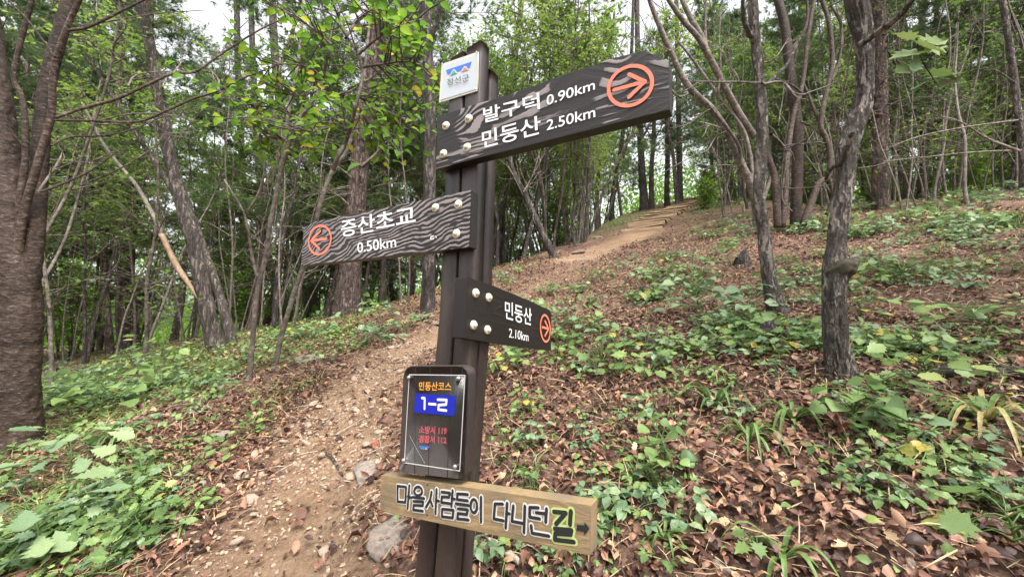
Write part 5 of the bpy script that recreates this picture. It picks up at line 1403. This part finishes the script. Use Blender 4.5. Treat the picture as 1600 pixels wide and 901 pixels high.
# ---- plants big enough to pick their leaves apart
def leaf_set(tpl, matl, tints):
    out = []
    for tv in tints:
        a = Acc(); a.add(*tpl, tv); out.append(a.mesh('leaf', MT[matl], True))
    return out
L_TOOTH, L_OAK, L_OVAL, L_PALE, L_PALM = leaf_set(TOOTH, 'leaf_herb', (.3, .5, .7, .85)), leaf_set(OAK, 'leaf_pale', (.3, .6, .9)), \
    leaf_set(tpl_leaf(.62, .1, .12, (0, .12, .35, .68, 1), (0, .34, .5, .4, 0)), 'leaf_herb', (.2, .35, .5, .65)), leaf_set(OVATE, 'leaf_pale', (.2, .5, .8)), leaf_set(PALM, 'leaf_herb', (.4, .6, .8))
def leafy(name, label, px, n, L, h, leafs, rad, layers=2, cat='plant', dz=0.0):
    p = G(*px); r_ = np.random.default_rng(int(px[0] * 7 + px[1]))
    t = thing(name, label, cat, p)
    acc = Acc()
    top = np.array([.05 * r_.normal(), .05 * r_.normal(), h])
    tube(acc, [[0, 0, -.04], top * .5 + [.01, 0, 0], top], [.006, .005, .003], 5, 8, .3)
    spots = []
    for k in range(n):
        f = .35 + .65 * ((k % (layers * 3)) / max(1, layers * 3 - 1)); a = 2.4 * k + .4 * r_.normal(); s = rad * (.45 + .6 * r_.random())
        base = top * f; tip = base + [s * math.cos(a), s * math.sin(a), .25 * s + .03 * r_.normal()]
        tube(acc, [base, (base + tip) / 2 + [0, 0, .02], tip], [.003, .0022, .0015], 4, 5, .3, cap=False); spots.append((tip, a))
    ob('stem', acc.mesh('stem', MT['leaf_herb']), t)
    for tip, a in spots:
        d = np.array([math.cos(a), math.sin(a), -.2 + .2 * r_.normal()])
        F = frames(d[None], (np.array([-.12, -.42, 1.0]) + .25 * r_.normal(size=3))[None])[0]
        ob('leaf', leafs[r_.integers(len(leafs))], t, tip, Matrix(F.tolist()).to_euler(), L * (.7 + .5 * r_.random()))
    return t
leafy('broadleaf_shrub', 'round leaved dark green shrublet right of the drooping sedge on the lower right slope', (1318, 668), 22, .075, .14, L_OVAL, .11)
leafy('broadleaf_shrub', 'small bluish round leaved shrublet lying flat near the lower right', (1418, 690), 12, .07, .09, L_PALE, .1)
leafy('lacy_shrub', 'pale feathery leaved shrublet spreading in the middle of the right slope', (1095, 500), 34, .13, .3, L_PALE, .26)
leafy('lacy_shrub', 'pale lacy shrublet at the foot of the slim grey tree', (1180, 505), 22, .1, .22, L_PALE, .2)
leafy('maple_seedling', 'fresh green toothed seedling below the small sign board', (838, 655), 13, .055, .13, L_TOOTH, .1)
leafy('maple_seedling', 'pale toothed seedling touching the corner of the small sign board', (812, 580), 12, .07, .12, L_TOOTH, .12)
leafy('maple_seedling', 'yellow green small seedling in the leaves above the raw plank', (832, 752), 7, .035, .05, L_TOOTH, .045)
leafy('oval_seedling', 'seedling with stacked oval leaves in the centre of the lower slope', (1038, 745), 15, .06, .16, L_OVAL, .09, 3)
leafy('oval_seedling', 'bright oval leaved seedling just above the stacked one', (1040, 700), 10, .055, .1, L_OVAL, .08)
leafy('maple_seedling', 'toothed green seedling at the foot of the fissured tree', (1372, 628), 12, .085, .12, L_TOOTH, .13)
leafy('maple_seedling', 'row of pale toothed leaves right of the fissured tree base', (1450, 605), 20, .085, .14, L_TOOTH, .18)
leafy('oak_seedling', 'seedling with pale lobed leaves in the bottom right corner', (1590, 868), 12, .1, .12, L_PALM, .11)
leafy('oak_seedling', 'light green lobed seedling right of the square tan rock', (1172, 862), 6, .05, .06, L_PALM, .06)
leafy('oak_sapling', 'large pale lobed leaves of an oak sapling in the lower left corner', (70, 865), 20, .16, .26, L_OAK, .2)
leafy('oak_sapling', 'pale lobed oak sapling higher on the lower left bank', (110, 745), 18, .15, .26, L_OAK, .2)
leafy('broadleaf_sapling', 'broad leaved sapling overhanging the left bank beside the cherry trunk', (150, 655), 34, .11, .38, L_OVAL, .34, 3)
leafy('broadleaf_sapling', 'broad leaved sapling right in front of the cherry trunk foot', (55, 655), 30, .12, .36, L_OVAL, .34, 3)
leafy('broadleaf_sapling', 'broad leaved green sapling beyond the bank near the thickest pine', (255, 580), 26, .12, .34, L_TOOTH, .32, 3)
leafy('broadleaf_sapling', 'green sapling at the foot of the tall pine behind the middle board', (548, 488), 22, .16, .5, L_OVAL, .3, 3)
leafy('broadleaf_sapling', 'low bluish sapling right of the tall pine base', (595, 502), 14, .13, .2, L_PALE, .24)
leafy('maple_seedling', 'green seedling at the left trail edge beside the mossy hollow', (222, 790), 12, .06, .09, L_TOOTH, .09)
leafy('maple_seedling', 'small dark green plant on the bank below the pale saplings', (395, 640), 8, .06, .08, L_TOOTH, .08)
for px, lab, n, L, s in (((900, 520), 'pale lobed herb patch just right of the small sign board', 24, .07, .2), ((1420, 440), 'broad pale herb patch on the upper right slope', 30, .1, .3), ((1560, 520), 'wide pale herb patch at the right edge of the slope', 30, .1, .3),
                         ((1345, 500), 'herb patch just right of the fissured trunk', 22, .08, .2), ((1110, 560), 'drooping green herb in the middle of the slope below the feathery shrublet', 18, .07, .16)):
    leafy('herb_patch', lab, px, n, L, .14, L_PALM if 'lobed' in lab else L_TOOTH, s)

def tuft(px, n, L, w, label, droop=1.0, tint0=.4, rz=0.0):
    p = G(*px); r_ = np.random.default_rng(int(px[0] * 3 + px[1]))
    t = thing('sedge_clump', label, 'grass', p, rz); L, w, n = L * 1.3, w * 1.25, n + 4
    for k in range(n):
        a = 6.28 * (k * .382 + .1 * r_.random()); l = L * (.6 + .55 * r_.random()); up = .55 + .45 * r_.random()
        tt = np.linspace(0, 1, 9); out = l * .6 * tt; z = l * (up * tt * 1.2 - droop * tt ** 2.2)
        C = np.stack([out * math.cos(a), out * math.sin(a), z], -1); s = np.array([-math.sin(a), math.cos(a), 0])
        ww = w * np.array([.4, .8, 1, 1, .95, .85, .65, .4, .03])[:, None] / 2
        V = np.vstack([C - s * ww + [0, 0, .2 * w], C, C + s * ww + [0, 0, .2 * w]])
        i = np.arange(8); Q = np.vstack([np.stack([i, i + 1, i + 10, i + 9], 1), np.stack([i + 9, i + 10, i + 19, i + 18], 1)])
        ob('blade', Acc().add(V, Q, None, np.clip(tint0 + .12 * r_.normal(), 0, 1)).mesh('blade', MT['grass'], True), t)
tuft((1118, 640), 14, .34, .016, 'clump of long dark arching sedge blades in the centre of the right slope', .9, .25)
tuft((1240, 660), 16, .3, .014, 'fresh green sedge clump hanging down in front of the round leaved shrublet', 1.4, .5)
tuft((1172, 690), 15, .26, .012, 'green sedge clump left of the fresh hanging one', 1.35, .5)
tuft((1540, 665), 18, .32, .014, 'yellowing sedge clump near the right edge', 1.15, .88)
tuft((1222, 880), 9, .22, .013, 'short bright sedge clump at the bottom right of the square rock', 1.1, .55)
tuft((1038, 845), 8, .14, .009, 'small drooping sedge clump right of the raw plank end', 1.2, .6)
tuft((945, 812), 8, .12, .006, 'wispy sedge clump touching the end of the raw plank', 1.2, .55)
tuft((940, 520), 16, .26, .009, 'fine bright sedge clump right of the small sign board', .9, .55)
tuft((185, 690), 20, .34, .012, 'sedge clump combed downhill on the left bank', 1.2, .4)
tuft((120, 770), 18, .3, .01, 'pale sedge clump on the lower left bank', 1.2, .6)
tuft((262, 768), 12, .14, .008, 'mossy green sedge clump at the left trail edge', 1.1, .45)

# ---- logs, sticks, stumps
def stick(name, pxs, rads, matl, label, cat, lift=.02, sides=9):
    P = np.array([G(*q) + [0, 0, lift] for q in pxs]); o0 = P[0].copy(); acc = Acc()
    tube(acc, P - o0, rads, sides, 24, bump=ridged(.1, 6, 6)); return tag(ob(name, acc.mesh(name, MT[matl], True), loc=o0), label, cat)
stick('fallen_log', [(1600, 592), (1540, 588), (1480, 590), (1445, 596)], [.03, .032, .03, .02], 'bark_grey', 'grey brown fallen log lying by the right edge above the yellowing sedge', 'log', .03)
stick('dead_stick', [(752, 848), (775, 858), (800, 878), (812, 888)], [.012, .014, .013, .01], 'deadwood', 'pale barkless stick just below the raw plank', 'stick')
stick('dead_stick', [(1425, 901), (1422, 880), (1428, 860), (1424, 838)], [.012, .011, .008, .004], 'deadwood', 'pale upright leaning stick near the bottom right corner', 'stick')
stick('dead_stick', [(1145, 748), (1180, 755), (1215, 768)], [.007, .008, .007], 'bark_grey', 'brown stick lying left of the fresh sedge clump', 'stick')
stick('dead_stick', [(885, 588), (905, 578), (930, 580)], [.012, .013, .01], 'bark_grey', 'short brown stick right of the small sign board tip', 'stick')
stick('dead_stick', [(508, 712), (520, 722), (535, 748)], [.008, .008, .005], 'bark_grey', 'bent brown stick lying on the trail', 'stick')
stick('dead_stick', [(1000, 765), (1035, 762), (1060, 755), (1092, 752)], [.006, .007, .006, .005], 'deadwood', 'grey stick under the stacked oval seedling', 'stick')
stick('dead_stick', [(880, 655), (868, 640), (862, 628)], [.006, .006, .004], 'deadwood', 'short stick right of the green seedling under the small board', 'stick')
stick('dead_stick', [(380, 588), (345, 610), (310, 640), (270, 668)], [.016, .014, .012, .008], 'deadwood', 'long pale stick lying along the left bank below the saplings', 'stick', .03)
p = G(1160, 416); acc = Acc()
tube(acc, [[0, 0, -.1], [0, 0, .06], [.02, 0, .14], [.05, 0, .24]], [.1, .08, .055, .008], 12, 20, bump=ridged(.3, 8, 6))
tag(ob('tree_stump', acc.mesh('tree_stump', MT['bark_dark'], True), loc=p), 'dark jagged stump left of the slim grey tree', 'stump')
p = G(1012, 462); acc = Acc(); tube(acc, [[0, 0, -.1], [0, 0, .1]], [.09, .075], 12, 8, bump=ridged(.2, 8, 6))
tag(ob('tree_stump', acc.mesh('tree_stump', MT['bark_grey'], True), loc=p), 'low brown stump behind the feathery shrublet', 'stump')
p = G(1212, 530); acc = Acc(); tube(acc, [[-.1, 0, -.1], [0, 0, .02], [.1, .03, .07]], [.09, .1, .05], 12, 14, bump=ridged(.3, 8, 6))
tag(ob('tree_stump', acc.mesh('tree_stump', MT['bark_dark'], True), loc=p), 'dark rotten stump under the slim grey tree', 'stump')

# ---- wooden steps of the upper trail: every board is an object
A_, B_ = STEP_A, STEP_B
stairs = thing('wooden_steps', 'worn tan wooden steps climbing the upper trail', 'steps', A_)
plank_m = bark('worn step boards', [(0, (.2, .125, .075)), (.5, (.34, .23, .145)), (1, (.46, .33, .215))], 12, (.3, 4, 4), .006, .8)
run = np.hypot(*(B_ - A_)[:2]); dirv = nz((B_ - A_)[:2]); sdv = np.array([dirv[1], -dirv[0]])
nS = 17
V, Q = box_v(-.5, .5, -.5, .5, -.5, .5)
pm_ = mesh('plank', V, Q, None, plank_m); nm_ = mesh('nail', V, Q, None, MT['plate_white'])
yaw = math.atan2(sdv[1], sdv[0])
tt = np.linspace(0, 1, nS) ** 1.15
for k in range(nS):
    t0 = tt[k]; gap_ = (tt[min(k + 1, nS - 1)] - tt[max(k - 1, 0)]) * run / (2 if 0 < k < nS - 1 else 1)
    c = A_[:2] + dirv * (t0 * run + .1); z = Hs(*c) + .1
    W = 1.25 - .12 * rng.random()
    for q in range(2):                                    # a tread of two boards
        wq = min(.3, gap_ / 2.4); cc = c + dirv * (q * (wq + .012))
        o = ob('plank', pm_, stairs, (cc[0] - A_[0], cc[1] - A_[1], z - A_[2] + .012 * rng.normal()), (.04 * rng.normal(), .03 * rng.normal(), yaw + .05 * rng.normal()), (W, wq, .045))
    o = ob('riser', pm_, stairs, (c[0] - dirv[0] * .13 - A_[0], c[1] - dirv[1] * .13 - A_[1], z - A_[2] - .11), (0, 0, yaw), (W * .98, .04, .17))
    for s in (-.42, .42):
        e = c + sdv * s * W; ob('nail', nm_, stairs, (e[0] - A_[0], e[1] - A_[1], z - A_[2] + .026), (0, 0, 0), .03)
# leaning post with a pale board on top, beside the last steps
p = G(1103, 296); dp = float((p - EYE) @ FWD); t = thing('trail_marker', 'leaning brown post with a pale flat board on its top beside the last steps', 'marker post', p)
acc = Acc(); tube(acc, [np.zeros(3) - [0, 0, .2], at(1104, 290, dp) - p, at(1098, 266, dp) - p], [.2, .19, .17], 10, 12, bump=ridged(.1, 6, 5)); ob('post', acc.mesh('post', MT['bark_dark'], True), t)
c = at(1098, 259, dp) - p; V, Q = box_v(-.38, .38, -.2, .2, -.05, .07); V[4:, :2] *= .6
ob('top_board', mesh('top_board', V, Q, None, MT['plate_white']), t, c, (.15, .12, .3))
for px, lab in (((1162, 330), 'short white topped stub, left of two under the spreading tree'), ((1180, 338), 'short white topped stub, right of two under the spreading tree')):
    p = G(*px); acc = Acc(); tube(acc, [[0, 0, -.1], [0, 0, .24]], [.05, .045], 8, 6); tag(ob('birch_stub', acc.mesh('birch_stub', MT['deadwood'], True), loc=p), lab, 'stub')

# ---- oak twig with big leaves hanging in at the upper right
dt = 2.6; o0 = at(1468, 130, dt); t = thing('oak_twig', 'dark drooping twig with large pale oak leaves at the upper right', 'twig', o0)
acc = Acc(); tube(acc, [at(*q, dt + dz) - o0 for q, dz in (((1600, -60), .25), ((1540, 20), .18), ((1480, 70), .0), ((1432, 62), .0))], [.008, .006, .004, .003], 6, 20)
tube(acc, [at(*q, dt) - o0 for q in ((1432, 62), (1438, 90), (1455, 118), (1466, 136))], [.0045, .004, .003, .002], 6, 12)
ob('stem', acc.mesh('stem', MT['bark_dark'], True), t)
for a, b_, dx, dy, L in ((1432, 68, 45, 12, .17), (1436, 80, -70, 18, .2), (1440, 95, -62, 28, .18), (1444, 75, 70, -25, .2), (1462, 120, -40, 22, .15), (1466, 130, 75, -8, .2), (1466, 122, 95, -22, .22), (1452, 112, 60, 15, .17), (1430, 60, -50, -12, .14), (1436, 85, -20, 55, .16)):
    q = at(a, b_, dt); d = at(a + dx, b_ + dy, dt + .12 * rng.normal()) - q
    F = frames(d[None], (np.array([0, -.6, 1.0]) + .35 * rng.normal(size=3))[None])[0]
    ob('leaf', (L_OAK + L_PALM)[rng.integers(6)], t, q - o0, Matrix(F.tolist()).to_euler(), L)
